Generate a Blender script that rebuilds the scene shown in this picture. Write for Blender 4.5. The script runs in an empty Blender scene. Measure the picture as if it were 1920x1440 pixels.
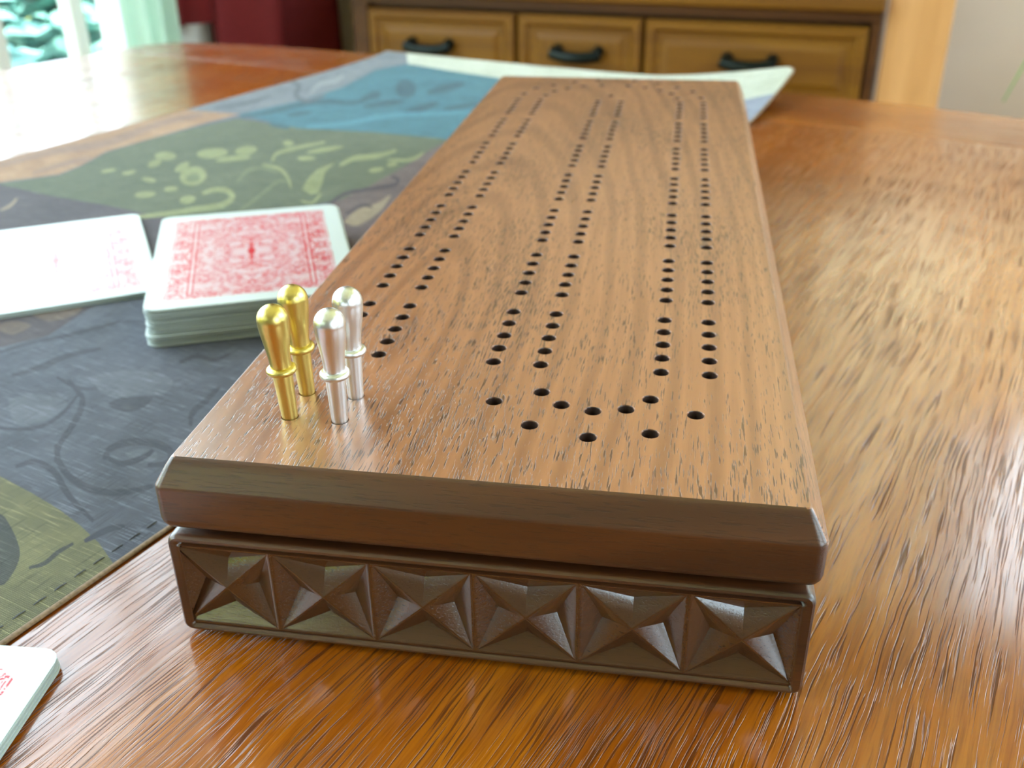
import bpy, bmesh, math, random
from mathutils import Vector, Matrix
from mathutils.geometry import delaunay_2d_cdt
random.seed(7)
S = bpy.context.scene
COL = S.collection
R = math.radians
U = 0.00635            # one hole pitch of the peg board, metres
TABLE_Z = 0.75
BOX_ROT = R(11.0)      # the box is turned 11 degrees in the room
TAB_ROT = R(-9.0)      # the table and its runner are turned the other way

# ------------------------------------------------------------------ camera
cam_d = bpy.data.cameras.new('camera')
cam = bpy.data.objects.new('camera', cam_d)
COL.objects.link(cam)
S.camera = cam
cam_d.sensor_width = 36.0
cam_d.lens = 1879.0 * 36.0 / 1920.0
cam_d.clip_start = 0.01
cam_d.clip_end = 200
CAM_POS = Vector((0.08092603, -0.16652258, 0.87862886))
_yaw, _pit, _rol = -0.16745469 - BOX_ROT, 0.48553905, -0.01200333
_f = Vector((math.sin(_yaw) * math.cos(_pit), math.cos(_yaw) * math.cos(_pit), -math.sin(_pit)))
_r = Vector((math.cos(_yaw), -math.sin(_yaw), 0))
_u = _r.cross(_f)
_r2 = _r * math.cos(_rol) + _u * math.sin(_rol)
_u2 = _u * math.cos(_rol) - _r * math.sin(_rol)
cam.matrix_world = Matrix(((_r2.x, _u2.x, -_f.x, CAM_POS.x), (_r2.y, _u2.y, -_f.y, CAM_POS.y),
                           (_r2.z, _u2.z, -_f.z, CAM_POS.z), (0, 0, 0, 1)))
cam_d.dof.use_dof = True
cam_d.dof.focus_distance = 0.165
cam_d.dof.aperture_fstop = 27

# ------------------------------------------------------------------ sky, exposure
SKY = 10.0
W = bpy.data.worlds.new('sky')
S.world = W
W.use_nodes = True
bg = W.node_tree.nodes['Background']
bg.inputs['Color'].default_value = (0.71, 0.86, 1.0, 1)     # bright overcast daylight
bg.inputs['Strength'].default_value = SKY
S.view_settings.view_transform = 'Standard'
S.view_settings.look = 'None'
S.view_settings.exposure = -0.22
S.view_settings.gamma = 1.0
S.view_settings.use_curve_mapping = False
S.cycles.use_denoising = True
S.cycles.max_bounces = 10
S.cycles.transparent_max_bounces = 12
S.cycles.sample_clamp_indirect = 6.0
S.cycles.caustics_refractive = False

sun_d = bpy.data.lights.new('sun', 'SUN'); sun_d.energy = 26.0; sun_d.angle = R(3); sun_d.color = (1, .95, .84)
sun = bpy.data.objects.new('sun', sun_d); COL.objects.link(sun)
sun.rotation_euler = Vector((-.12, .75, -.66)).to_track_quat('-Z', 'Y').to_euler()   # from behind the house: lights the garden, not the room

def portal(name, loc, direction, sx, sy):
    """daylight portal in a window opening: guides the sky light, adds none"""
    l = bpy.data.lights.new(name, 'AREA')
    l.shape = 'RECTANGLE'; l.size = sx; l.size_y = sy
    l.cycles.is_portal = True
    o = bpy.data.objects.new(name, l); COL.objects.link(o)
    o.location = loc
    o.rotation_euler = Vector(direction).to_track_quat('-Z', 'Z').to_euler()
    return o
# window openings: (axis, plane, lo, hi, z0, z1)
XL, XR, YB, YF, ZC = -1.20, 1.55, 2.035, -2.3, 2.62
PATIO = (-1.35, 1.425, 0.06, 2.36)          # y range, z range in the left wall
WINB = (-0.10, 1.42, 1.22, 2.40)             # x range, z range in the back wall
WIN_ADDED = (0.00, 1.85, 0.88, 2.36)             # added unseen window in the right wall, brightens that side
WINR = (-1.40, -0.30, 0.75, 1.85)
WINF = (-1.15, -0.35, 1.35, 2.15)           # small window behind the camera             # y range, z range in the right wall
portal('patio_portal', (XL - .02, (PATIO[0] + PATIO[1]) / 2, (PATIO[2] + PATIO[3]) / 2), (1, 0, 0), PATIO[1] - PATIO[0], PATIO[3] - PATIO[2])
portal('back_window_portal', ((WINB[0] + WINB[1]) / 2, YB + .02, (WINB[2] + WINB[3]) / 2), (0, -1, 0), WINB[1] - WINB[0], WINB[3] - WINB[2])
portal('right_window_portal', (XR + .02, (WINR[0] + WINR[1]) / 2, (WINR[2] + WINR[3]) / 2), (-1, 0, 0), WINR[1] - WINR[0], WINR[3] - WINR[2])

portal('front_window_portal', ((WINF[0] + WINF[1]) / 2, YF - .02, (WINF[2] + WINF[3]) / 2), (0, 1, 0), WINF[1] - WINF[0], WINF[3] - WINF[2])
portal('added_window_portal', (XR + .02, (WIN_ADDED[0] + WIN_ADDED[1]) / 2, (WIN_ADDED[2] + WIN_ADDED[3]) / 2), (-1, 0, 0), WIN_ADDED[1] - WIN_ADDED[0], WIN_ADDED[3] - WIN_ADDED[2])

# ------------------------------------------------------------------ node helpers
class NT:
    def __init__(self, name):
        self.m = bpy.data.materials.new(name)
        self.m.use_nodes = True
        self.t = self.m.node_tree
        self.b = self.t.nodes['Principled BSDF']
        self.out = self.t.nodes['Material Output']
    def n(self, typ, **kw):
        x = self.t.nodes.new(typ)
        for k, v in kw.items(): setattr(x, k, v)
        return x
    def link(self, a, b): self.t.links.new(a, b)
    def put(self, sock, v):
        if hasattr(v, 'links') or hasattr(v, 'is_linked'): self.link(v, sock)
        else: sock.default_value = v
    def coord(self, which='Object'): return self.n('ShaderNodeTexCoord').outputs[which]
    def mapping(self, v, scale=(1, 1, 1), loc=(0, 0, 0), rot=(0, 0, 0)):
        m = self.n('ShaderNodeMapping')
        self.link(v, m.inputs['Vector'])
        m.inputs['Scale'].default_value = scale; m.inputs['Location'].default_value = loc; m.inputs['Rotation'].default_value = rot
        return m.outputs[0]
    def noise(self, v, scale=1.0, detail=2.0, rough=.5, dist=0.0, col=False):
        x = self.n('ShaderNodeTexNoise')
        self.link(v, x.inputs['Vector'])
        x.inputs['Scale'].default_value = scale; x.inputs['Detail'].default_value = detail
        x.inputs['Roughness'].default_value = rough; x.inputs['Distortion'].default_value = dist
        return x.outputs['Color' if col else 'Fac']
    def wave(self, v, scale, dist=0, detail=0, dscale=1, typ='BANDS', direction='X', prof='SIN'):
        x = self.n('ShaderNodeTexWave', wave_type=typ, wave_profile=prof)
        if typ == 'BANDS': x.bands_direction = direction
        else: x.rings_direction = direction
        self.link(v, x.inputs['Vector'])
        x.inputs['Scale'].default_value = scale; x.inputs['Distortion'].default_value = dist
        x.inputs['Detail'].default_value = detail; x.inputs['Detail Scale'].default_value = dscale
        return x.outputs['Fac']
    def ramp(self, f, stops, interp='LINEAR'):
        x = self.n('ShaderNodeValToRGB')
        x.color_ramp.interpolation = interp
        el = x.color_ramp.elements
        while len(el) < len(stops): el.new(.5)
        for e, (p, c) in zip(el, stops):
            e.position = p; e.color = c if len(c) == 4 else (*c, 1)
        self.link(f, x.inputs[0])
        return x.outputs[0]
    def step(self, f, a, b, lo=0.0, hi=1.0):
        x = self.n('ShaderNodeMapRange', interpolation_type='SMOOTHSTEP')
        self.link(f, x.inputs['Value'])
        x.inputs['From Min'].default_value = a; x.inputs['From Max'].default_value = b
        x.inputs['To Min'].default_value = lo; x.inputs['To Max'].default_value = hi
        return x.outputs[0]
    def math(self, op, a, b=0.0, c=0.0):
        x = self.n('ShaderNodeMath', operation=op)
        self.put(x.inputs[0], a); self.put(x.inputs[1], b); self.put(x.inputs[2], c)
        return x.outputs[0]
    def mix(self, f, a, b, blend='MIX'):
        x = self.n('ShaderNodeMix', data_type='RGBA', blend_type=blend)
        self.put(x.inputs[0], f)
        self.put(x.inputs[6], a if not isinstance(a, tuple) else (*a[:3], 1))
        self.put(x.inputs[7], b if not isinstance(b, tuple) else (*b[:3], 1))
        return x.outputs[2]
    def bump(self, h, dist, strength=1.0, prev=None):
        x = self.n('ShaderNodeBump')
        x.inputs['Strength'].default_value = strength; x.inputs['Distance'].default_value = dist
        self.link(h, x.inputs['Height'])
        if prev is not None: self.link(prev, x.inputs['Normal'])
        return x.outputs[0]
    def sep(self, v):
        x = self.n('ShaderNodeSeparateXYZ'); self.link(v, x.inputs[0]); return x.outputs
    def comb(self, a, b, c):
        x = self.n('ShaderNodeCombineXYZ'); self.put(x.inputs[0], a); self.put(x.inputs[1], b); self.put(x.inputs[2], c); return x.outputs[0]
    def vadd(self, a, b, scale=1.0):
        s = self.n('ShaderNodeVectorMath', operation='SCALE'); self.link(b, s.inputs[0]); s.inputs['Scale'].default_value = scale
        x = self.n('ShaderNodeVectorMath', operation='ADD'); self.link(a, x.inputs[0]); self.link(s.outputs[0], x.inputs[1]); return x.outputs[0]
    def set(self, **kw):
        for k, v in kw.items(): self.put(self.b.inputs[k.replace('_', ' ')], v)
        return self.m

def plain(name, col, rough=.6, metal=0.0, var=.12, scale=30, spec=.5):
    t = NT(name)
    n = t.noise(t.coord(), scale, 4)
    d = tuple(c * (1 - var) for c in col); l = tuple(min(1, c * (1 + var)) for c in col)
    return t.set(Base_Color=t.ramp(n, [(.3, d), (.7, l)]), Roughness=rough, Metallic=metal, Specular_IOR_Level=spec)

# ------------------------------------------------------------------ materials
def mat_walnut(name, light, dark, along='Y', pore=1.0, rough=.34, figure=True, coat=.8, figc=1.0, grit=0.0):
    """oiled walnut: pores drawn out along the grain, broad figure, fine relief"""
    t = NT(name)
    co = t.coord()
    if along == 'X': co = t.mapping(co, rot=(0, 0, R(90)))
    warp = t.noise(t.mapping(co, (12, 4, 12)), 1, 2, col=True)
    cw = t.vadd(co, warp, .007)
    # broad growth figure: nested arches in mid board, straight towards the edges
    fig = t.wave(t.mapping(cw, (26, 4.6, 26), loc=(.12, -.06, 0)), 1.5, 4.0, 2.0, 1.0, 'RINGS', 'Z')
    fine = t.noise(t.mapping(cw, (900, 40, 900)), 1, 4, .6)
    broad = t.noise(t.mapping(cw, (34, 6, 34)), 1, 3)
    c = t.ramp(fig, [(0, tuple(a * (1 - .22 * figc) + b * .22 * figc for a, b in zip(light, dark))), (.5, light), (1, tuple(a * (1 - .1 * figc) + b * .1 * figc for a, b in zip(light, dark)))]) if figure else t.ramp(broad, [(.3, light), (.7, light)])
    c = t.mix(t.step(broad, .42, .75, 0, .45), c, tuple(a * .45 + b * .55 for a, b in zip(light, dark)))
    c = t.mix(t.step(fine, .45, .75, 0, .42), c, tuple(a * .35 + b * .65 for a, b in zip(light, dark)))
    p1 = t.noise(t.mapping(cw, (3300, 210, 3300)), 1, 2, .5)
    dens = t.noise(t.mapping(co, (45, 18, 45), loc=(3, 1, 2)), 1, 2)
    thr = t.math('SUBTRACT', p1, t.math('MULTIPLY', t.math('SUBTRACT', .58, dens), .30))
    pores = t.step(thr, .54, .61)
    c = t.mix(t.math('MULTIPLY', pores, .82 * pore), c, tuple(x * .42 for x in dark))
    h = t.math('SUBTRACT', t.math('MULTIPLY', fine, .25), pores)
    bmp = t.bump(h, .00004 * pore, .8)
    if grit: bmp = t.bump(t.noise(co, 2200, 3, .6), .00005 * grit, .8, bmp)
    rr = t.math('ADD', t.math('MULTIPLY', fine, .12), rough)
    return t.set(Base_Color=c, Roughness=rr, Normal=bmp, IOR=1.5, Coat_Weight=coat, Coat_Roughness=rough * .8, Coat_IOR=1.5, Coat_Normal=bmp)

def mat_teak(name, rot=0.0):
    """golden brown open-grained table top under satin varnish, grain along local Y"""
    t = NT(name)
    co = t.coord()
    if rot: co = t.mapping(co, rot=(0, 0, rot))
    w1 = t.noise(t.mapping(co, (22, 5, 1)), 1, 3, col=True)
    w2 = t.noise(t.mapping(co, (150, 40, 1)), 1, 2, col=True)
    cw = t.vadd(t.vadd(co, w1, .016), w2, .0016)
    broad = t.noise(t.mapping(cw, (30, 3, 1)), 1, 4)
    fine = t.noise(t.mapping(cw, (2600, 75, 1)), 1, 3, .6)
    mid = t.noise(t.mapping(cw, (620, 20, 1)), 1, 3, .6)
    c = t.ramp(broad, [(.25, (.235, .054, .002)), (.5, (.34, .086, .003)), (.78, (.46, .142, .006))])
    c = t.mix(t.step(mid, .40, .66, 0, .5), c, (.19, .034, .0015))
    c = t.mix(t.step(fine, .45, .70, 0, .5), c, (.13, .025, .0015))
    # open pores: long wavy grooves, crowded in some zones
    g = t.noise(t.mapping(cw, (2500, 40, 1)), 1, 2, .5)
    reg = t.noise(t.mapping(co, (18, 8, 1), loc=(2, 5, 0)), 1, 2)
    thr = t.math('SUBTRACT', g, t.math('MULTIPLY', t.math('SUBTRACT', .52, reg), .35))
    groove = t.step(thr, .56, .64)
    c = t.mix(t.math('MULTIPLY', groove, .72), c, (.06, .015, .003))
    lump = t.noise(t.mapping(cw, (240, 10, 1)), 1, 2)
    h = t.math('SUBTRACT', t.math('MULTIPLY', lump, .30), groove)
    h = t.math('ADD', h, t.math('MULTIPLY', mid, .18))
    bmp = t.bump(h, .000085, .8)
    rr = t.math('ADD', t.math('MULTIPLY', groove, .2), .26)
    worn = t.noise(t.mapping(cw, (330, 13, 1), loc=(1, 9, 0)), 1, 3, .6)
    coat = t.math('MULTIPLY', t.step(worn, .36, .62, .68, 1.0), t.math('SUBTRACT', 1.0, t.math('MULTIPLY', groove, .6)))
    return t.set(Base_Color=c, Roughness=rr, Normal=bmp, IOR=1.5, Specular_IOR_Level=.12, Coat_Weight=coat, Coat_Roughness=.13, Coat_IOR=1.82, Coat_Normal=bmp)

def mat_oak(name, light, dark, rough=.4, along='X'):
    t = NT(name)
    co = t.coord()
    sc = {'X': (2, 40, 40), 'Y': (40, 2, 40), 'Z': (40, 40, 2)}[along]
    n = t.noise(t.mapping(co, sc), 1, 4, .6, .4)
    f = t.noise(t.mapping(co, tuple(s * 8 for s in sc)), 1, 3)
    c = t.ramp(n, [(.3, dark), (.65, light)])
    c = t.mix(t.step(f, .5, .75, 0, .35), c, tuple(x * .6 for x in dark))
    return t.set(Base_Color=c, Roughness=rough, Normal=t.bump(f, .0004, .3), IOR=1.5, Specular_IOR_Level=.3)

def mat_fabric(name, a, b, thread=(.35, .36, .38)):
    """woven tapestry: two thread directions, mottled dye"""
    t = NT(name)
    co = t.coord()
    j = t.noise(t.mapping(co, (900, 900, 1)), 1, 2, col=True)
    cj = t.vadd(co, j, .00012)
    wx = t.wave(cj, 640, 0, direction='X'); wy = t.wave(cj, 720, 0, direction='Y')
    weave = t.math('MULTIPLY', wx, wy)
    slub = t.noise(t.mapping(co, (2600, 90, 1)), 1, 2)
    slub2 = t.noise(t.mapping(co, (90, 2600, 1), loc=(4, 1, 0)), 1, 2)
    blot = t.noise(t.mapping(co, (38, 38, 1)), 1, 4, .6, .6)
    c = t.ramp(blot, [(.32, a), (.68, b)])
    c = t.mix(t.step(slub2, .56, .70, 0, .55), c, thread)
    c = t.mix(t.step(slub, .55, .68, 0, .55), c, tuple(x * .35 for x in a))
    c = t.mix(t.step(weave, .0, .5, .6, 0), c, tuple(x * .3 for x in a))
    h = t.math('ADD', weave, t.math('MULTIPLY', slub2, .6))
    return t.set(Base_Color=c, Roughness=.78, Normal=t.bump(h, .00022, .7), Sheen_Weight=.12, Sheen_Roughness=.4, Specular_IOR_Level=.3)

def mat_lathe(name, col, rough):
    """turned metal: fine tool rings up the axis"""
    t = NT(name)
    x, y, z = t.sep(t.coord())
    rings = t.noise(t.comb(0.0, 0.0, t.math('MULTIPLY', z, 5200)), 1, 3, .7)
    bmp = t.bump(rings, .000035, .55)
    return t.set(Base_Color=(*col, 1), Metallic=1.0, Roughness=t.math('ADD', t.math('MULTIPLY', rings, .12), rough), Normal=bmp, Anisotropic=.3)

def mat_card_back():
    """red printed back inside a white margin: mirrored scrollwork in a ruled frame (card 63 x 88 mm, origin mid)"""
    t = NT('card_back_print')
    co = t.coord()
    x, y, z = t.sep(co)
    ax, ay = t.math('ABSOLUTE', x), t.math('ABSOLUTE', y)
    mm = .001
    def inside(a, lim, soft=.12): return t.step(a, (lim - soft) * mm, (lim + soft) * mm, 1, 0)
    def rect(w, h): return t.math('MULTIPLY', inside(ax, w), inside(ay, h))
    mir = t.comb(ax, ay, 0.0)
    warp = t.noise(t.mapping(mir, (130, 130, 1)), 1, 2, col=True)
    mw = t.vadd(mir, warp, .008)
    sc = t.noise(t.mapping(mw, (430, 430, 1), loc=(1.3, .4, 0)), 1, 1.5, .5, 1.8)
    swirl = t.step(t.math('ABSOLUTE', t.math('SUBTRACT', sc, .5)), .045, .075, 1, 0)   # thin white scrolls
    blob = t.step(t.noise(t.mapping(mw, (260, 260, 1), loc=(7, 2, 0)), 1, 1, .5, .8), .53, .57)
    scroll = t.math('MAXIMUM', swirl, blob)
    fine = t.wave(t.mapping(mw, (1, 1, 1)), 520, 3.0, 2, 1.5, 'RINGS', 'Z')
    fines = t.step(fine, .45, .7)
    inner = rect(17.6, 33.5)
    field = t.math('MAXIMUM', t.math('MULTIPLY', fines, .62), t.math('MULTIPLY', scroll, .95))
    wht = t.mix(inner, t.math('MULTIPLY', scroll, .85), t.math('MULTIPLY', field, .85))
    # ruled lines round the inner panel and the outer frame
    def ring(w, h, th): return t.math('SUBTRACT', rect(w + th, h + th), rect(w, h))
    wht = t.mix(ring(17.6, 33.5, .45), wht, (.05, .05, .05))
    wht = t.mix(ring(18.4, 34.3, .4), wht, (.95, .95, .95))
    wht = t.mix(ring(19.1, 35.0, .5), wht, (.1, .1, .1))
    wht = t.mix(ring(25.3, 37.6, .45), wht, (.92, .92, .92))
    # small centre ornament and axis line
    r = t.n('ShaderNodeVectorMath', operation='LENGTH'); t.link(t.comb(x, t.math('MULTIPLY', y, .7), 0.0), r.inputs[0])
    wht = t.mix(t.step(r.outputs['Value'], .0010, .0018, 1, 0), wht, (.0, .0, .0))
    dia = t.math('ADD', ax, t.math('MULTIPLY', ay, .06))
    wht = t.mix(t.step(dia, .0007, .0011, .85, 0), wht, (.0, .0, .0))
    c = t.mix(wht, (.56, .012, .022), (.66, .54, .58))
    prt = rect(26.2, 38.4)
    c = t.mix(prt, (.62, .67, .67), c)
    return t.set(Base_Color=c, Roughness=.30, IOR=1.45)

def mat_glass():
    t = NT('window_glass')
    tr = t.n('ShaderNodeBsdfTransparent'); gl = t.n('ShaderNodeBsdfGlossy'); mx = t.n('ShaderNodeMixShader')
    tr.inputs[0].default_value = (.97, 1.0, .985, 1); gl.inputs['Roughness'].default_value = .02
    g = t.n('ShaderNodeNewGeometry'); d = t.n('ShaderNodeVectorMath', operation='DOT_PRODUCT')
    t.link(g.outputs['Incoming'], d.inputs[0]); t.link(g.outputs['Normal'], d.inputs[1])
    c = t.math('SUBTRACT', 1.0, t.math('ABSOLUTE', d.outputs['Value']))
    f = t.math('MULTIPLY_ADD', t.math('POWER', c, 5.0), .95, .04)
    t.link(f, mx.inputs[0]); t.link(tr.outputs[0], mx.inputs[1]); t.link(gl.outputs[0], mx.inputs[2]); t.link(mx.outputs[0], t.out.inputs['Surface'])
    return t.m

def mat_sheer(name='sheer_curtain', col=(.72, .86, .77), clear=.12, dif=.5):
    t = NT(name)
    tl = t.n('ShaderNodeBsdfTranslucent'); df = t.n('ShaderNodeBsdfDiffuse'); tr = t.n('ShaderNodeBsdfTransparent')
    a = t.n('ShaderNodeMixShader'); b = t.n('ShaderNodeMixShader')
    n = t.noise(t.mapping(t.coord(), (300, 300, 40)), 1, 2)
    t.link(t.ramp(n, [(.3, tuple(c * .94 for c in col)), (.7, tuple(c * 1.05 for c in col))]), tl.inputs[0]); df.inputs[0].default_value = (.7, .82, .74, 1)
    a.inputs[0].default_value = dif; b.inputs[0].default_value = clear
    t.link(tl.outputs[0], a.inputs[1]); t.link(df.outputs[0], a.inputs[2]); t.link(a.outputs[0], b.inputs[1]); t.link(tr.outputs[0], b.inputs[2]); t.link(b.outputs[0], t.out.inputs['Surface'])
    return t.m

M = {}
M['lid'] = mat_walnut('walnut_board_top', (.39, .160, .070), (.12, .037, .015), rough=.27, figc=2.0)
M['end'] = mat_walnut('walnut_end_shaded', (.100, .031, .007), (.022, .007, .003), along='X', pore=.35, rough=.33, figc=3.6)  # darkened in the colour to stand for the dimly lit front
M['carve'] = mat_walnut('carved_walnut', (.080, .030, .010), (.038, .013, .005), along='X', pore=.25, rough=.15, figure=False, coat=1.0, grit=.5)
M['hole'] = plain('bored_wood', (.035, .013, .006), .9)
M['teak'] = mat_teak('table_wood')
M['teak_end'] = mat_teak('table_end_wood', R(90))
M['brass'] = mat_lathe('turned_brass', (.78, .62, .19), .25)
M['alu'] = mat_lathe('turned_aluminium', (.86, .87, .89), .25)
M['card_back'] = mat_card_back()
M['card_edge'] = plain('card_stock_shaded', (.42, .48, .46), .6, var=.04)  # white edges greyed in the colour for the dim deck sides
M['piping'] = plain('runner_piping', (.24, .15, .09), .8, var=.3, scale=1200)
M['stitch'] = plain('runner_stitching', (.13, .13, .15), .8)
fab = dict(slate=((.085, .088, .120), (.170, .176, .232)), slated=((.055, .056, .078), (.098, .100, .135)), slatel=((.125, .130, .168), (.21, .217, .27)),
    purple=((.075, .055, .070), (.12, .092, .108)), brownh=((.15, .10, .09), (.21, .15, .12)), peach=((.40, .20, .11), (.58, .33, .19)), peachd=((.33, .19, .14), (.42, .25, .18)),
    green=((.105, .122, .070), (.155, .17, .100)), green2=((.17, .19, .095), (.22, .245, .13)), greenl=((.25, .265, .115), (.36, .375, .18)), brown=((.14, .085, .085), (.22, .15, .145)),
    brownd=((.06, .04, .05), (.09, .06, .075)), tan=((.36, .26, .17), (.46, .34, .23)), grey=((.17, .18, .21), (.25, .26, .30)), greyd=((.10, .11, .14), (.14, .15, .18)),
    greyl=((.27, .28, .31), (.34, .35, .38)), teal=((.040, .150, .205), (.070, .220, .285)), teald=((.026, .085, .122), (.042, .125, .170)), teall=((.075, .245, .335), (.10, .285, .38)),
    cream=((.62, .63, .50), (.80, .80, .70)), creamd=((.38, .38, .36), (.50, .50, .45)), lavender=((.27, .29, .40), (.38, .40, .52)),
    olive=((.14, .132, .070), (.29, .265, .13)), olived=((.055, .06, .06), (.09, .09, .08)))
for k, (a, b) in fab.items(): M['f_' + k] = mat_fabric('tapestry_' + k, a, b, tuple(min(1, x * 2.3 + .05) for x in b))
M['f_back'] = mat_fabric('tapestry_backing', (.12, .09, .07), (.18, .13, .10))
M['hutch'] = mat_oak('hutch_wood', (.205, .082, .003), (.13, .044, .002), .5)
M['hutch_dark'] = mat_oak('hutch_frame_wood', (.10, .032, .004), (.06, .017, .002), .5)
M['column'] = mat_oak('light_wood_trim', (.70, .36, .145), (.60, .29, .105), .45, 'Z')
M['handle'] = plain('dark_iron', (.012, .016, .014), .35, .8)
M['wall'] = plain('wall_paint', (.82, .66, .54), .8, var=.03, scale=6)
M['wall_low_bounce'] = plain('wall_paint_low_bounce', (.20, .18, .14), .8, var=.03, scale=6)  # unseen front wall darkened to cut light bounced onto the box front
M['window_dimmer'] = None
M['wall_left'] = plain('wall_paint_pale', (.66, .66, .60), .8, var=.03, scale=6)
M['ceiling'] = plain('ceiling_paint', (.90, .89, .87), .85, var=.02, scale=5)
M['floor'] = mat_oak('floor_wood', (.30, .16, .07), (.20, .10, .04), .4, 'Y')
M['white'] = plain('white_trim_paint', (.78, .80, .76), .5, var=.03)
M['glass'] = mat_glass()
M['sheer'] = mat_sheer()
M['window_dimmer'] = mat_sheer('window_dimmer_cloth', (.92, .79, .63), .09, .12)  # warm cloth made up to dim the back window
M['maroon'] = plain('maroon_cloth', (.19, .016, .018), .75, var=.25, scale=300, spec=.3)
M['olive_shade'] = plain('olive_shade', (.10, .105, .028), .8, var=.2, scale=300, spec=.3)
M['leaf'] = plain('plant_leaf', (.26, .48, .13), .4, var=.3, scale=60)
M['leaf_tip'] = plain('plant_leaf_tip', (.62, .72, .60), .5)
M['pot'] = plain('terracotta', (.40, .16, .08), .7)
M['soil'] = plain('soil', (.03, .02, .015), .95)
M['foliage'] = plain('tree_foliage', (.20, .43, .39), .6, var=.3, scale=3)
M['foliage_y'] = plain('foliage_painted_sun', (.62, .64, .03), .6, var=.35, scale=3)  # sunlight put into the leaf colour in place of a stronger sun
M['bark'] = plain('bark', (.14, .10, .07), .9)
M['bounce'] = plain('bounce_slab_pale', (.55, .52, .48), .9, var=.1, scale=2)
M['grass'] = plain('lawn_ground', (.25, .25, .02), .9, var=.3, scale=4)
# ------------------------------------------------------------------ object helpers
def mesh_obj(name, verts, faces, mat, parent=None, smooth=None, loc=None, rot=None, mats=None, mi=None):
    me = bpy.data.meshes.new(name)
    me.from_pydata([tuple(v) for v in verts], [], faces)
    for m in (mats or [mat]): me.materials.append(m)
    if mi: me.polygons.foreach_set('material_index', mi)
    me.validate(); me.update()
    return link_mesh(name, me, parent, smooth, loc, rot)
def link_mesh(name, me, parent=None, smooth=None, loc=None, rot=None):
    if smooth is not None:
        me.shade_smooth()
        if smooth < 180: me.set_sharp_from_angle(angle=R(smooth))
    o = bpy.data.objects.new(name, me); COL.objects.link(o)
    if parent is not None: o.parent = parent
    if loc is not None: o.location = loc
    if rot is not None: o.rotation_euler = rot
    if smooth is not None and smooth <= 35: weighted(o)
    return o
def weighted(o):
    m = o.modifiers.new('weighted_normals', 'WEIGHTED_NORMAL'); m.keep_sharp = True; m.weight = 100; m.mode = 'FACE_AREA'
def bm_obj(name, bm, mat, parent=None, smooth=None, loc=None, rot=None, recalc=True):
    if recalc: bmesh.ops.recalc_face_normals(bm, faces=bm.faces)
    me = bpy.data.meshes.new(name); bm.to_mesh(me); bm.free()
    for m in (mat if isinstance(mat, list) else [mat]): me.materials.append(m)
    return link_mesh(name, me, parent, smooth, loc, rot)
def thing(name, label, cat, loc=(0, 0, 0), rotz=0.0, group=None):
    o = bpy.data.objects.new(name, None); COL.objects.link(o)
    o.empty_display_size = .02
    o.location = loc; o.rotation_euler = (0, 0, rotz); o['label'] = label; o['category'] = cat
    if group: o['group'] = group
    return o
def tag(o, label, cat, group=None):
    o['label'] = label; o['category'] = cat
    if group: o['group'] = group
    return o
def struct(o, label=None):
    o['kind'] = 'structure'
    if label: o['label'] = label
    return o
def box(bm, x0, x1, y0, y1, z0, z1, bev=0.0, seg=2):
    r = bmesh.ops.create_cube(bm, size=1.0)
    vs = r['verts']
    bmesh.ops.scale(bm, verts=vs, vec=(x1 - x0, y1 - y0, z1 - z0))
    bmesh.ops.translate(bm, verts=vs, vec=((x0 + x1) / 2, (y0 + y1) / 2, (z0 + z1) / 2))
    if bev > 0:
        es = list({e for v in vs for e in v.link_edges})
        bmesh.ops.bevel(bm, geom=es, offset=bev, segments=seg, affect='EDGES', profile=.5)
    return vs
def box_obj(name, b, mat, parent=None, bev=0.0, seg=2, smooth=None, kind=None):
    bm = bmesh.new(); box(bm, *b, bev, seg)
    return bm_obj(name, bm, mat, parent, smooth if smooth is not None else (35 if bev else None))
def tube(bm, pts, rx, ry=None, n=8, up=(0, 0, 1), taper=None):
    ry = ry or rx; rings = []; N = len(pts); up = Vector(up)
    pts = [Vector(p) for p in pts]
    for i, p in enumerate(pts):
        d = (pts[min(i + 1, N - 1)] - pts[max(i - 1, 0)]).normalized()
        a = d.cross(up)
        a = a.normalized() if a.length > 1e-6 else Vector((1, 0, 0))
        b = a.cross(d).normalized()
        k = taper(i / (N - 1)) if taper else 1.0
        rings.append([bm.verts.new(p + a * math.cos(2 * math.pi * j / n) * rx * k + b * math.sin(2 * math.pi * j / n) * ry * k) for j in range(n)])
    for A, B in zip(rings, rings[1:]):
        for j in range(n): bm.faces.new((A[j], A[(j + 1) % n], B[(j + 1) % n], B[j]))
    bm.faces.new(rings[0][::-1]); bm.faces.new(rings[-1])
def lathe(bm, prof, n=40):
    rings = []
    for r, z in prof:
        rings.append([bm.verts.new((r * math.cos(2 * math.pi * j / n), r * math.sin(2 * math.pi * j / n), z)) for j in range(n)] if r > 1e-7 else [bm.verts.new((0, 0, z))])
    for A, B in zip(rings, rings[1:]):
        for j in range(n):
            k = (j + 1) % n
            if len(A) == 1 and len(B) == 1: continue
            if len(A) == 1: bm.faces.new((A[0], B[j], B[k]))
            elif len(B) == 1: bm.faces.new((A[j], A[k], B[0]))
            else: bm.faces.new((A[j], A[k], B[k], B[j]))
def rrect(x0, x1, y0, y1, r, n=6):
    out = []
    for cx, cy, a0 in ((x1 - r, y0 + r, -90), (x1 - r, y1 - r, 0), (x0 + r, y1 - r, 90), (x0 + r, y0 + r, 180)):
        for k in range(n + 1):
            a = R(a0 + 90 * k / n); out.append((cx + r * math.cos(a), cy + r * math.sin(a)))
    return out
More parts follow.
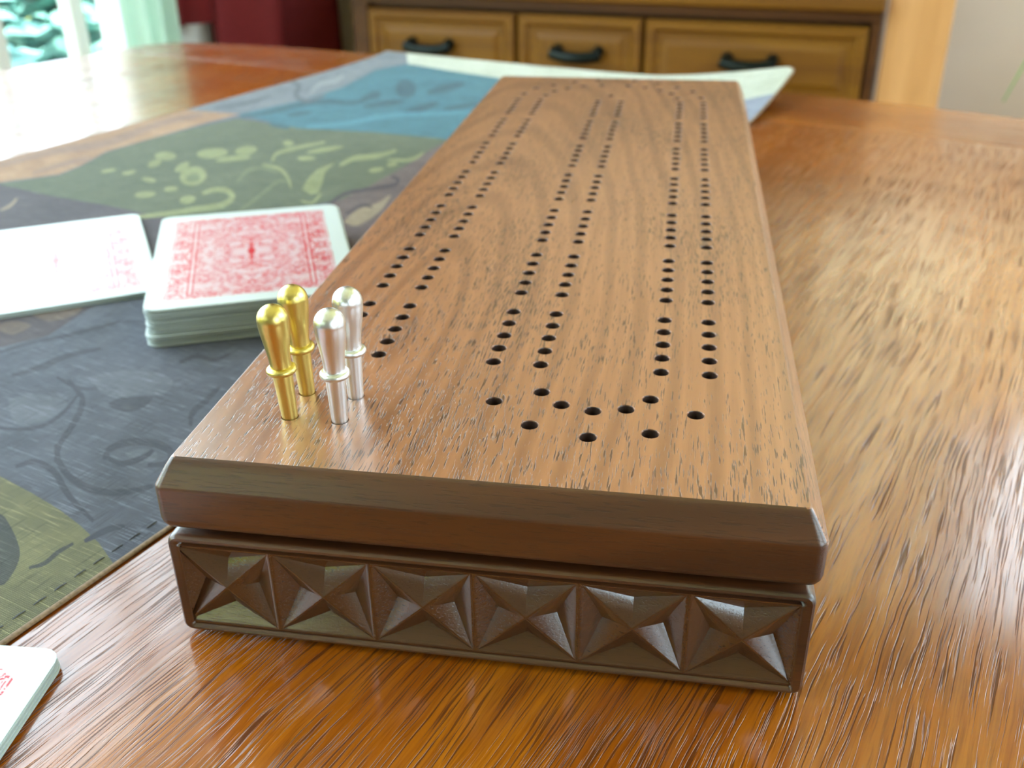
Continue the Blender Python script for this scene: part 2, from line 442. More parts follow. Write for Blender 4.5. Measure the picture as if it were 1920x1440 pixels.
def loft(bm, loops, cap0=True, cap1=True):
    L = [[bm.verts.new(p) for p in lp] for lp in loops]
    for A, B in zip(L, L[1:]):
        n = len(A)
        for j in range(n): bm.faces.new((A[j], A[(j + 1) % n], B[(j + 1) % n], B[j]))
    if cap0: bm.faces.new(L[0][::-1])
    if cap1: bm.faces.new(L[-1])
    return L

# ------------------------------------------------------------------ the room
def quad_wall(name, axis, plane, a0, a1, z0, z1, hole, mat, t=.10, out=1):
    """wall slab with one window opening; axis 0: plane x = const, spans y; axis 1: plane y = const, spans x"""
    bm = bmesh.new()
    lo, hi = (plane, plane + t * out) if out > 0 else (plane - t, plane)
    cells = [(a0, a1, z0, z1)] if hole is None else [(a0, hole[0], z0, z1), (hole[1], a1, z0, z1), (hole[0], hole[1], z0, hole[2]), (hole[0], hole[1], hole[3], z1)]
    for p, q, r_, s in cells:
        if q - p < 1e-4 or s - r_ < 1e-4: continue
        if axis == 0: box(bm, lo, hi, p, q, r_, s)
        else: box(bm, p, q, lo, hi, r_, s)
    return struct(bm_obj(name, bm, mat))
quad_wall('wall_left', 0, XL, YF - .1, YB + .1, 0, ZC, PATIO, M['wall_left'], out=-1)
bm = bmesh.new()
for a_, b_, c_, d_ in ((YF - .1, WINR[0], 0, ZC), (WINR[0], WINR[1], 0, WINR[2]), (WINR[0], WINR[1], WINR[3], ZC), (WINR[1], WIN_ADDED[0], 0, ZC), (WIN_ADDED[0], WIN_ADDED[1], 0, WIN_ADDED[2]), (WIN_ADDED[0], WIN_ADDED[1], WIN_ADDED[3], ZC), (WIN_ADDED[1], YB + .1, 0, ZC)): box(bm, XR, XR + .1, a_, b_, c_, d_)
struct(bm_obj('wall_right', bm, M['wall']))
quad_wall('wall_back', 1, YB, XL, XR, 0, ZC, WINB, M['wall'], out=1)
quad_wall('wall_front', 1, YF, XL, XR, 0, ZC, WINF, M['wall_low_bounce'], out=-1)
struct(box_obj('floor', (XL - .1, XR + .1, YF - .1, YB + .1, -.08, 0), M['floor']))
struct(box_obj('ceiling', (XL - .1, XR + .1, YF - .1, YB + .1, ZC, ZC + .08), M['ceiling']))
struct(box_obj('baseboard_back', (.18, XR - .001, YB - .016, YB - .0005, 0.0005, .11), M['white'], bev=.003))
struct(box_obj('baseboard_left', (XL + .0005, XL + .016, PATIO[1] + .02, YB - .02, 0.0005, .11), M['white'], bev=.003))

# patio door in the left wall
y0, y1, z0, z1 = PATIO
pd = thing('window_1', 'sliding glass patio door with pale frame in left wall', 'window', (XL - .05, 0, 0)); del pd['category']; pd['kind'] = 'structure'
bm = bmesh.new()
for b in ((-.045, .045, y0, y1, z0, z0 + .05), (-.045, .045, y0, y1, z1 - .05, z1), (-.045, .045, y0, y0 + .05, z0 + .05, z1 - .05), (-.045, .045, y1 - .05, y1, z0 + .05, z1 - .05)): box(bm, *b, .004, 1)
bm_obj('frame', bm, M['white'], pd)
for (a, b_, dx) in ((y0 + .05, .06, -.018), (.035, 1.262, .018)):
    s = None
    bm = bmesh.new()
    w = .03
    for q in ((dx - .014, dx + .014, a, a + w, z0 + .05, z1 - .05), (dx - .014, dx + .014, b_ - w, b_, z0 + .05, z1 - .05), (dx - .014, dx + .014, a + w, b_ - w, z0 + .05, z0 + .05 + w), (dx - .014, dx + .014, a + w, b_ - w, z1 - .05 - w, z1 - .05)): box(bm, *q, .003, 1)
    s = bm_obj('sash', bm, M['white'], pd)
    box_obj('pane', (dx - .002, dx + .002, a + w, b_ - w, z0 + .05 + w, z1 - .05 - w), M['glass'], s)
bm = bmesh.new(); box(bm, .018 - .014, .018 + .014, 1.056, 1.085, z0 + .08, z1 - .08, .003, 1)
bm_obj('mullion', bm, M['white'], pd)
box_obj('side_pane', (-.010, -.006, 1.264, y1 - .05, z0 + .05, z1 - .05), M['glass'], pd)

def wall_window(name, label, axis, plane, span, nx):
    a0, a1, z0, z1 = span
    t = thing(name, label, 'window'); del t['category']; t['kind'] = 'structure'
    def B(bm, p, q, d0, d1, r_, s, bev=.004):
        if axis == 0: box(bm, plane + d0, plane + d1, p, q, r_, s, bev, 1)
        else: box(bm, p, q, plane + d0, plane + d1, r_, s, bev, 1)
    bm = bmesh.new()
    B(bm, a0, a1, .02, .09, z0, z0 + .045); B(bm, a0, a1, .02, .09, z1 - .045, z1); B(bm, a0, a0 + .045, .02, .09, z0 + .045, z1 - .045); B(bm, a1 - .045, a1, .02, .09, z0 + .045, z1 - .045)
    bm_obj('frame', bm, M['white'], t)
    w = (a1 - a0 - .09) / nx
    for k in range(nx):
        p = a0 + .045 + k * w
        bm = bmesh.new(); e = .028
        B(bm, p, p + w, .035, .07, z0 + .045, z0 + .045 + e); B(bm, p, p + w, .035, .07, z1 - .045 - e, z1 - .045); B(bm, p, p + e, .035, .07, z0 + .045 + e, z1 - .045 - e); B(bm, p + w - e, p + w, .035, .07, z0 + .045 + e, z1 - .045 - e)
        s = bm_obj('sash', bm, M['white'], t)
        bm = bmesh.new(); B(bm, p + e, p + w - e, .05, .054, z0 + .045 + e, z1 - .045 - e, 0)
        bm_obj('pane', bm, M['glass'], s)
    bm = bmesh.new(); B(bm, a0 - .04, a1 + .04, -.03, .0, z0 - .09, z0 - .06)
    bm_obj('sill', bm, M['white'], t)
    return t
wall_window('window_2', 'white framed window high in the back wall right of hutch', 1, YB, WINB, 3)
wall_window('window_3', 'white framed window low in the right wall, camera side', 0, XR, WINR, 1)
wall_window('window_5', 'small white framed window in the wall behind the camera', 1, YF - .11, WINF, 1)
wall_window('added_window', 'added light window in the right wall beside the back corner', 0, XR, WIN_ADDED, 2)  # extra window added to light the table's right side and back wall

# wooden column at the end of the hutch
HY = 1.5835
cl = bmesh.new()
box(cl, .056, .152, HY + .01, HY + .12, 0, 1.02, .004, 2)
box(cl, .046, .162, HY + .0, HY + .13, 1.021, 1.05, .006, 2)
box(cl, .048, .160, HY + .002, HY + .128, 0.0, .12, .004, 2)
struct(bm_obj('trim_1', cl, M['column'], smooth=35), 'light wood post standing at the right end of the hutch')

# ------------------------------------------------------------------ outdoors beyond the glass
struct(box_obj('lawn', (-40, 40, -40, 40, -.40, -.30), M['grass'])); bpy.data.objects['lawn'].name = 'ground'
struct(box_obj('bounce_slab', (-4.3, XL - .12, -.35, 5.5, -.299, -.16), M['bounce']))  # unseen slab added to bounce neutral daylight up to the ceiling
def tree(x, y, h, r, mat, label, z0=-.30, seed=0, n=1100):
    rnd = random.Random(seed)
    t = thing('garden_tree', label, 'tree', (x, y, z0), 0, 'garden trees outside the windows')
    bm = bmesh.new()
    tube(bm, [(0, 0, 0), (.04, .02, h * .3), (0, .05, h * .62)], .13, n=8, up=(1, 0, 0), taper=lambda s: 1 - .5 * s)
    bm_obj('trunk', bm, M['bark'], t, 60)
    bm = bmesh.new()
    for k in range(n):
        # leaf clumps through an egg-shaped crown
        while True:
            p = Vector((rnd.uniform(-1, 1), rnd.uniform(-1, 1), rnd.uniform(-1, 1)))
            if .35 < p.length < 1: break
        p = Vector((p.x * r, p.y * r, h * .56 + p.z * h * .44))
        q = Matrix.Rotation(rnd.uniform(0, 6.28), 3, 'Z') @ Matrix.Rotation(rnd.uniform(-1, 1), 3, 'X')
        s = rnd.uniform(.10, .20) * min(1.0, r / 1.25)
        vs = [bm.verts.new(p + q @ Vector(c) * s) for c in ((-1, 0, 0), (0, -.55, .15), (1, 0, 0), (0, .55, .15))]
        bm.faces.new(vs)
    bm_obj('crown', bm, mat, t, recalc=False)['kind'] = 'stuff'
tree(-2.75, 1.75, 1.10, .62, M['foliage'], 'blue green bush seen through the patio door pane, nearest the glass', seed=1, n=2200)
tree(-3.1, 3.2, 1.15, .66, M['foliage'], 'blue green bush in the middle of the row outside the patio door', seed=2, n=2200)
tree(-3.5, 4.8, 1.2, .70, M['foliage'], 'blue green bush farthest from the patio door', seed=3, n=2200)
tree(-4.6, -2.3, 2.6, 1.5, M['foliage_y'], 'sunny yellow green tree outside the patio door, nearest the camera side', seed=4, n=2600)
tree(-5.6, -5.2, 2.8, 1.2, M['foliage_y'], 'sunny yellow green tree at the far left of the garden', seed=5)

tree(-.75, -4.2, 4.2, 1.5, M['foliage_y'], 'unseen yellow green tree added to block sky at the window behind the camera', seed=6)  # put out of view to keep open sky out of the small window

# ------------------------------------------------------------------ curtains
def curtain(name, label, cat, pts, z0, z1, folds, amp, mat, rail=True, thick=.004, sharp=1.0):
    """cloth hanging in folds from pts[0] to pts[1] (plan points)"""
    t = thing(name, label, cat, (pts[0][0], pts[0][1], 0))
    a = Vector((*pts[0], 0)); d = Vector((*pts[1], 0)) - a; n = Vector((-d.y, d.x, 0)).normalized()
    NS = folds * 14; NZ = 12
    bm = bmesh.new(); G = []
    for j in range(NZ + 1):
        z = z0 + (z1 - z0) * j / NZ; row = []
        for i in range(NS + 1):
            s = i / NS
            w = math.sin(2 * math.pi * folds * s + .5 * math.sin(5 * s) + .3 * math.sin(3 * j / NZ))
            w = math.copysign(abs(w) ** sharp, w)
            p = d * s + n * (amp * w * (1 - .35 * j / NZ)) + Vector((0, 0, z))
            row.append(bm.verts.new(p))
        G.append(row)
    for j in range(NZ):
        for i in range(NS): bm.faces.new((G[j][i], G[j][i + 1], G[j + 1][i + 1], G[j + 1][i]))
    o = bm_obj('cloth', bm, mat, t, 180)
    md = o.modifiers.new('thickness', 'SOLIDIFY'); md.thickness = thick
    if rail:
        bm = bmesh.new(); e = d.normalized() * .03
        tube(bm, [-e * .4 + Vector((0, 0, z1 + .012)), d + e * .4 + Vector((0, 0, z1 + .012))], .012, n=10, up=(0, 0, 1))
        bm_obj('rod', bm, M['handle'], t, 40)
    return t
curtain('sheer_curtain', 'pale green sheer curtain gathered beside the patio door glass', 'curtain', ((XL + .045, 1.29), (XL + .045, 1.405)), .02, 2.40, 3, .022, M['sheer'], thick=.001)
curtain('short_curtain', 'short dark red curtain with high hem next to the sheer curtain', 'curtain', ((XL + .05, 1.432), (XL + .05, 1.505)), .608, 2.40, 1, .020, M['maroon'])
curtain('long_curtain', 'long dark red curtain in deep folds left of the olive strip', 'curtain', ((XL + .065, 1.53), (XL + .065, 1.925)), .02, 2.40, 2, .050, M['maroon'])
curtain('olive_shade_strip', 'narrow dark olive strip for the shaded wall between red curtain and hutch', 'curtain', ((XL + .15, YB - .05), (-.93, YB - .05)), .02, 2.40, 3, .018, M['olive_shade'])  # dark hanging added in place of shade on the back wall

curtain('lower_dimmer', 'added cream cloth dimming the lower half of the back window', 'curtain', ((.34, YB - .045), (WINB[1], YB - .045)), WINB[2] - .01, 1.74, 11, .014, M['window_dimmer'], thick=.001)  # made-up cloth, cuts and warms the window's glare on the table

curtain('side_dimmer', 'added cream cloth dimming the left part of back window', 'curtain', ((WINB[0] - .02, YB - .075), (.36, YB - .075)), WINB[2] - .01, 2.44, 5, .016, M['window_dimmer'], thick=.001)  # unseen cloth added to hold back light from the left panes

# ------------------------------------------------------------------ hutch with three drawers
hx0, hx1, hyb = -.885, .048, YB - .075
h = thing('hutch', 'large brown wooden hutch with a row of panelled drawers behind the table', 'hutch', (0, 0, 0))
bm = bmesh.new()
box(bm, hx0, hx1, HY + .022, hyb, .08, .655, .003, 1)                 # case
box(bm, hx0, hx1, HY, HY + .021, .641, .655, 0)                       # rail over the drawers
box(bm, hx0, hx0 + .03, HY, HY + .021, .08, .64, 0)
box(bm, hx1 - .012, hx1, HY, HY + .021, .08, .64, 0)
box(bm, hx0 + .03, hx1 - .012, HY + .004, HY + .021, .08, .12, 0)
bm_obj('carcass', bm, M['hutch_dark'], h, 35)
bm = bmesh.new(); box(bm, hx0 - .012, hx1 + .004, HY - .018, hyb, .656, .680, .006, 3)
bm_obj('worktop', bm, M['hutch'], h, 35)
def panel(name, x0, x1, z0, z1, fw=.020, hz=None):
    """drawer or door front: moulded frame round a raised field"""
    bm = bmesh.new()
    yb = HY + .022
    L = []
    for ins, y in ((0, yb), (0, HY - .004), (.004, HY - .008), (fw * .7, HY - .008), (fw, HY - .001), (fw * 1.5, HY - .001), (fw * 2.0, HY - .006)):
        L.append([(x0 + ins, y, z0 + ins), (x1 - ins, y, z0 + ins), (x1 - ins, y, z1 - ins), (x0 + ins, y, z1 - ins)])
    loft(bm, L)
    o = bm_obj(name, bm, M['hutch'], h, 20)
    return o
def pull(parent, x, z, w):
    bm = bmesh.new()
    for s in (-1, 1):
        r = bmesh.ops.create_cone(bm, cap_ends=True, segments=12, radius1=.011, radius2=.008, depth=.014)
        bmesh.ops.rotate(bm, verts=r['verts'], cent=(0, 0, 0), matrix=Matrix.Rotation(R(90), 3, 'X'))
        bmesh.ops.translate(bm, verts=r['verts'], vec=(x + s * w * .42, HY - .012, z + .006))
    tube(bm, [(x + w * .5 * c, HY - .022 - .006 * math.cos(c * 1.57), z - .003 + .006 * abs(c) ** 3) for c in [k / 6 - 1 for k in range(13)]], .0105, .0105, n=10, up=(0, 1, 0))
    bm_obj('handle', bm, M['handle'], parent, 40)
for x0, x1, hxc in ((hx0 + .034, -.563, -.725), (-.556, -.333, -.444), (-.326, hx1 - .016, -.148)):
    o = panel('drawer', x0, x1, .500, .632)
    pull(o, hxc, .570, .088)
for x0, x1, kx in ((hx0 + .034, -.563, -.60), (-.556, -.333, -.36), (-.326, hx1 - .016, -.29)):
    o = panel('door', x0, x1, .128, .492, .03)
    bm = bmesh.new(); bmesh.ops.create_uvsphere(bm, u_segments=16, v_segments=8, radius=.012)
    bmesh.ops.translate(bm, verts=bm.verts, vec=(kx, HY - .018, .33)); bm_obj('knob', bm, M['handle'], o, 60)
for sx in (hx0 + .03, hx1 - .03):
    for sy in (HY + .05, hyb - .03):
        bm = bmesh.new(); lathe(bm, [(0, .0005), (.022, .0005), (.028, .02), (.020, .05), (.026, .08), (0, .08)], 16)
        bm_obj('foot', bm, M['hutch_dark'], h, 40, loc=(sx, sy, 0))
bm = bmesh.new()
box(bm, hx0, hx0 + .022, HY + .14, hyb, .680, 1.16, .002, 1); box(bm, hx1 - .022, hx1, HY + .14, hyb, .680, 1.16, .002, 1)
box(bm, hx0 + .022, hx1 - .022, hyb - .012, hyb, .680, 1.16, 0)
bm_obj('upper_case', bm, M['hutch_dark'], h, 35)
for z in (.92,):
    box_obj('shelf', (hx0 + .0225, hx1 - .0225, HY + .15, hyb - .0125, z, z + .02), M['hutch_dark'], h, .002, 1)
bm = bmesh.new(); box(bm, hx0 - .02, hx1 + .005, HY + .11, hyb, 1.161, 1.20, .008, 3); bm_obj('cornice', bm, M['hutch'], h, 35)

# ------------------------------------------------------------------ spider plant at the right
px, py, pz = .62, 1.52, .30
st = thing('plant_stand', 'wooden stool carrying the potted spider plant near back wall', 'stand', (px, py, 0))
bm = bmesh.new(); lathe(bm, [(0, pz - .03), (.15, pz - .03), (.155, pz - .015), (.15, pz), (0, pz)], 28); bm_obj('seat', bm, M['column'], st, 40)
for k in range(4):
    a = R(45 + 90 * k); bm = bmesh.new()
    tube(bm, [(.10 * math.cos(a), .10 * math.sin(a), pz - .032), (.13 * math.cos(a), .13 * math.sin(a), .001)], .014, n=8, up=(1, 0, 0)); bm_obj('leg', bm, M['column'], st, 40)
sp = thing('spider_plant', 'potted spider plant whose arching leaf tip hangs at the right edge', 'plant', (px, py, pz))
bm = bmesh.new(); lathe(bm, [(0, .001), (.075, .001), (.10, .17), (.11, .175), (.11, .20), (.098, .20), (.094, .17), (0, .165)], 28); bm_obj('pot', bm, M['pot'], sp, 40)
bm = bmesh.new(); lathe(bm, [(0, .175), (.093, .172), (.093, .166)], 20); bm_obj('soil', bm, M['soil'], sp, 40)
def leaf(pts, w):
    bm = bmesh.new(); N = len(pts); rows = []
    for i, p in enumerate(pts):
        p = Vector(p); d = (Vector(pts[min(i + 1, N - 1)]) - Vector(pts[max(i - 1, 0)])).normalized()
        sd = d.cross(Vector((0, 0, 1))); sd = sd.normalized() if sd.length > 1e-5 else Vector((0, 1, 0))
        s = i / (N - 1); ww = w * (min(1, .5 + 2 * s)) * max(.12, (1 - s) ** .5)
        up = sd.cross(d).normalized()
        rows.append([bm.verts.new(p + sd * ww), bm.verts.new(p - up * ww * .3), bm.verts.new(p - sd * ww)])
    for a, b in zip(rows, rows[1:]):
        for j in range(2): f = bm.faces.new((a[j], a[j + 1], b[j + 1], b[j])); f.material_index = 1 if rows.index(a) > N * .86 else 0
    o = bm_obj('leaf', bm, [M['leaf'], M['leaf_tip']], sp, 60, recalc=False)
    o.modifiers.new('t', 'SOLIDIFY').thickness = .0012
rnd = random.Random(3)
TIP = (.235 - px, 1.47 - py, .553 - pz)          # tip of the leaf that reaches into view
for k in range(17):
    if k == 0: end = Vector(TIP); rise = .50
    else:
        a = R(-55 + 290 * k / 17 - 70); rr = rnd.uniform(.20, .34); end = Vector((rr * math.cos(a), rr * math.sin(a), rnd.uniform(.05, .25))); rise = rnd.uniform(.20, .40)
        if end.x < -.2 and False: end.x = -.2
    s0 = Vector((end.x, end.y, 0)).normalized() * .03 + Vector((0, 0, .17)); pts = []
    for i in range(13):
        s = i / 12
        q = s0.lerp(end, s ** (1.35 if k else .8)); q.z += rise * 4 * s * (1 - s) * (.55 if k else .62)
        if k == 0: q.x = s0.x + (end.x - s0.x) * (s ** .7); q.z = s0.z + (end.z - s0.z) * s + .34 * math.sin(math.pi * s ** .8) 
        pts.append(q)
    leaf(pts, .014)

# ------------------------------------------------------------------ dining table
TZ = TABLE_Z
VC = -31.0
def edge_u(v): return 73.6 - 5.0 * abs((v - VC) / 55.0) ** 5
tb = thing('dining_table', 'golden brown wooden dining table carrying runner, cards and peg board box', 'table', (0, 0, TZ), TAB_ROT)
def outline(u0, u1, hw0, hw1):
    pass
TH = 3.9
SEAM, UN = 62.0, -118.0
def half_w(u):
    m = (u - (SEAM + 11.6 - 190 * .5 - 1)) / 96.0
    return 57.9 - 3.6 * abs(m) ** 3.2
def slab(name, ul, mat):
    """ul: list of (v,u) outline"""
    bm = bmesh.new()
    # rounded top arris
    c = Vector((sum(p[0] for p in ul) / len(ul), sum(p[1] for p in ul) / len(ul)))
    def off(k):
        out = []; n = len(ul)
        for i in range(n):
            a, b, d = Vector(ul[i - 1]), Vector(ul[i]), Vector(ul[(i + 1) % n])
            e1 = (b - a).normalized(); e2 = (d - b).normalized(); nn = Vector((-(e1 + e2).y, (e1 + e2).x)).normalized()
            out.append(b + nn * k / max(.5, nn.dot(Vector((-e1.y, e1.x)))))
        return out
    loops = []
    for k, z in ((.12, 0), (.04, -.03), (0, -.11), (0, -TH + .3), (.3, -TH)):
        loops.append([(p.x * U, p.y * U, z * U) for p in off(k)])
    loft(bm, loops)
    return bm_obj(name, bm, mat, tb, 35)
# main boards, counter-clockwise
us = [UN + (SEAM - .012 - UN) * k / 30 for k in range(31)]
right = [(VC + half_w(u), u) for u in us]; left = [(VC - half_w(u), u) for u in us]
slab('tabletop', right + left[::-1], M['teak'])
# end board across the far end, tiny recessed joint in front of it
vv = [VC - 52.2 + 104.4 * k / 26 for k in range(27)]
hwS, hwE = half_w(SEAM), half_w(SEAM + 6)
far_ = [(VC + hwS, SEAM + .012), (VC + half_w(SEAM + 3), SEAM + 3), (VC + hwE - .4, SEAM + 6)] + [(v, edge_u(v)) for v in vv[::-1]] + [(VC - hwE + .4, SEAM + 6), (VC - half_w(SEAM + 3), SEAM + 3), (VC - hwS, SEAM + .012)]
slab('end_board', far_, M['teak_end'])
hwN = half_w(UN)
near_ = [(VC - hwN, UN - .03), (VC - hwN + 2, UN - 8), (VC - hwN + 6, UN - 11), (VC + hwN - 6, UN - 11), (VC + hwN - 2, UN - 8), (VC + hwN, UN - .03)]
slab('end_board', near_, M['teak_end'])
bm = bmesh.new()
a0, a1, b0, b1 = (VC - 46) * U, (VC + 46) * U, (UN + 4) * U, (SEAM - 2) * U
for q in ((a0, a1, b0, b0 + .02), (a0, a1, b1 - .02, b1), (a0, a0 + .02, b0 + .02, b1 - .02), (a1 - .02, a1, b0 + .02, b1 - .02)): box(bm, *q, -TH * U - .085, -TH * U - .0002, .002, 1)
bm_obj('apron', bm, M['teak'], tb, 35)
for x in (a0 + .03, a1 - .03):
    for y in (b0 + .03, b1 - .03):
        bm = bmesh.new(); zt = -TH * U - .0005
        box(bm, -.034, .034, -.034, .034, -.12, 0, .003, 1)
        lathe(bm, [(.03, -.12), (.036, -.14), (.024, -.17), (.034, -.26), (.022, -.58), (.030, -.62), (.022, TABLE_Z * -1 - zt + .001), (0, TABLE_Z * -1 - zt + .001)], 18)
        bm_obj('leg', bm, M['teak'], tb, 40, loc=(x, y, zt))

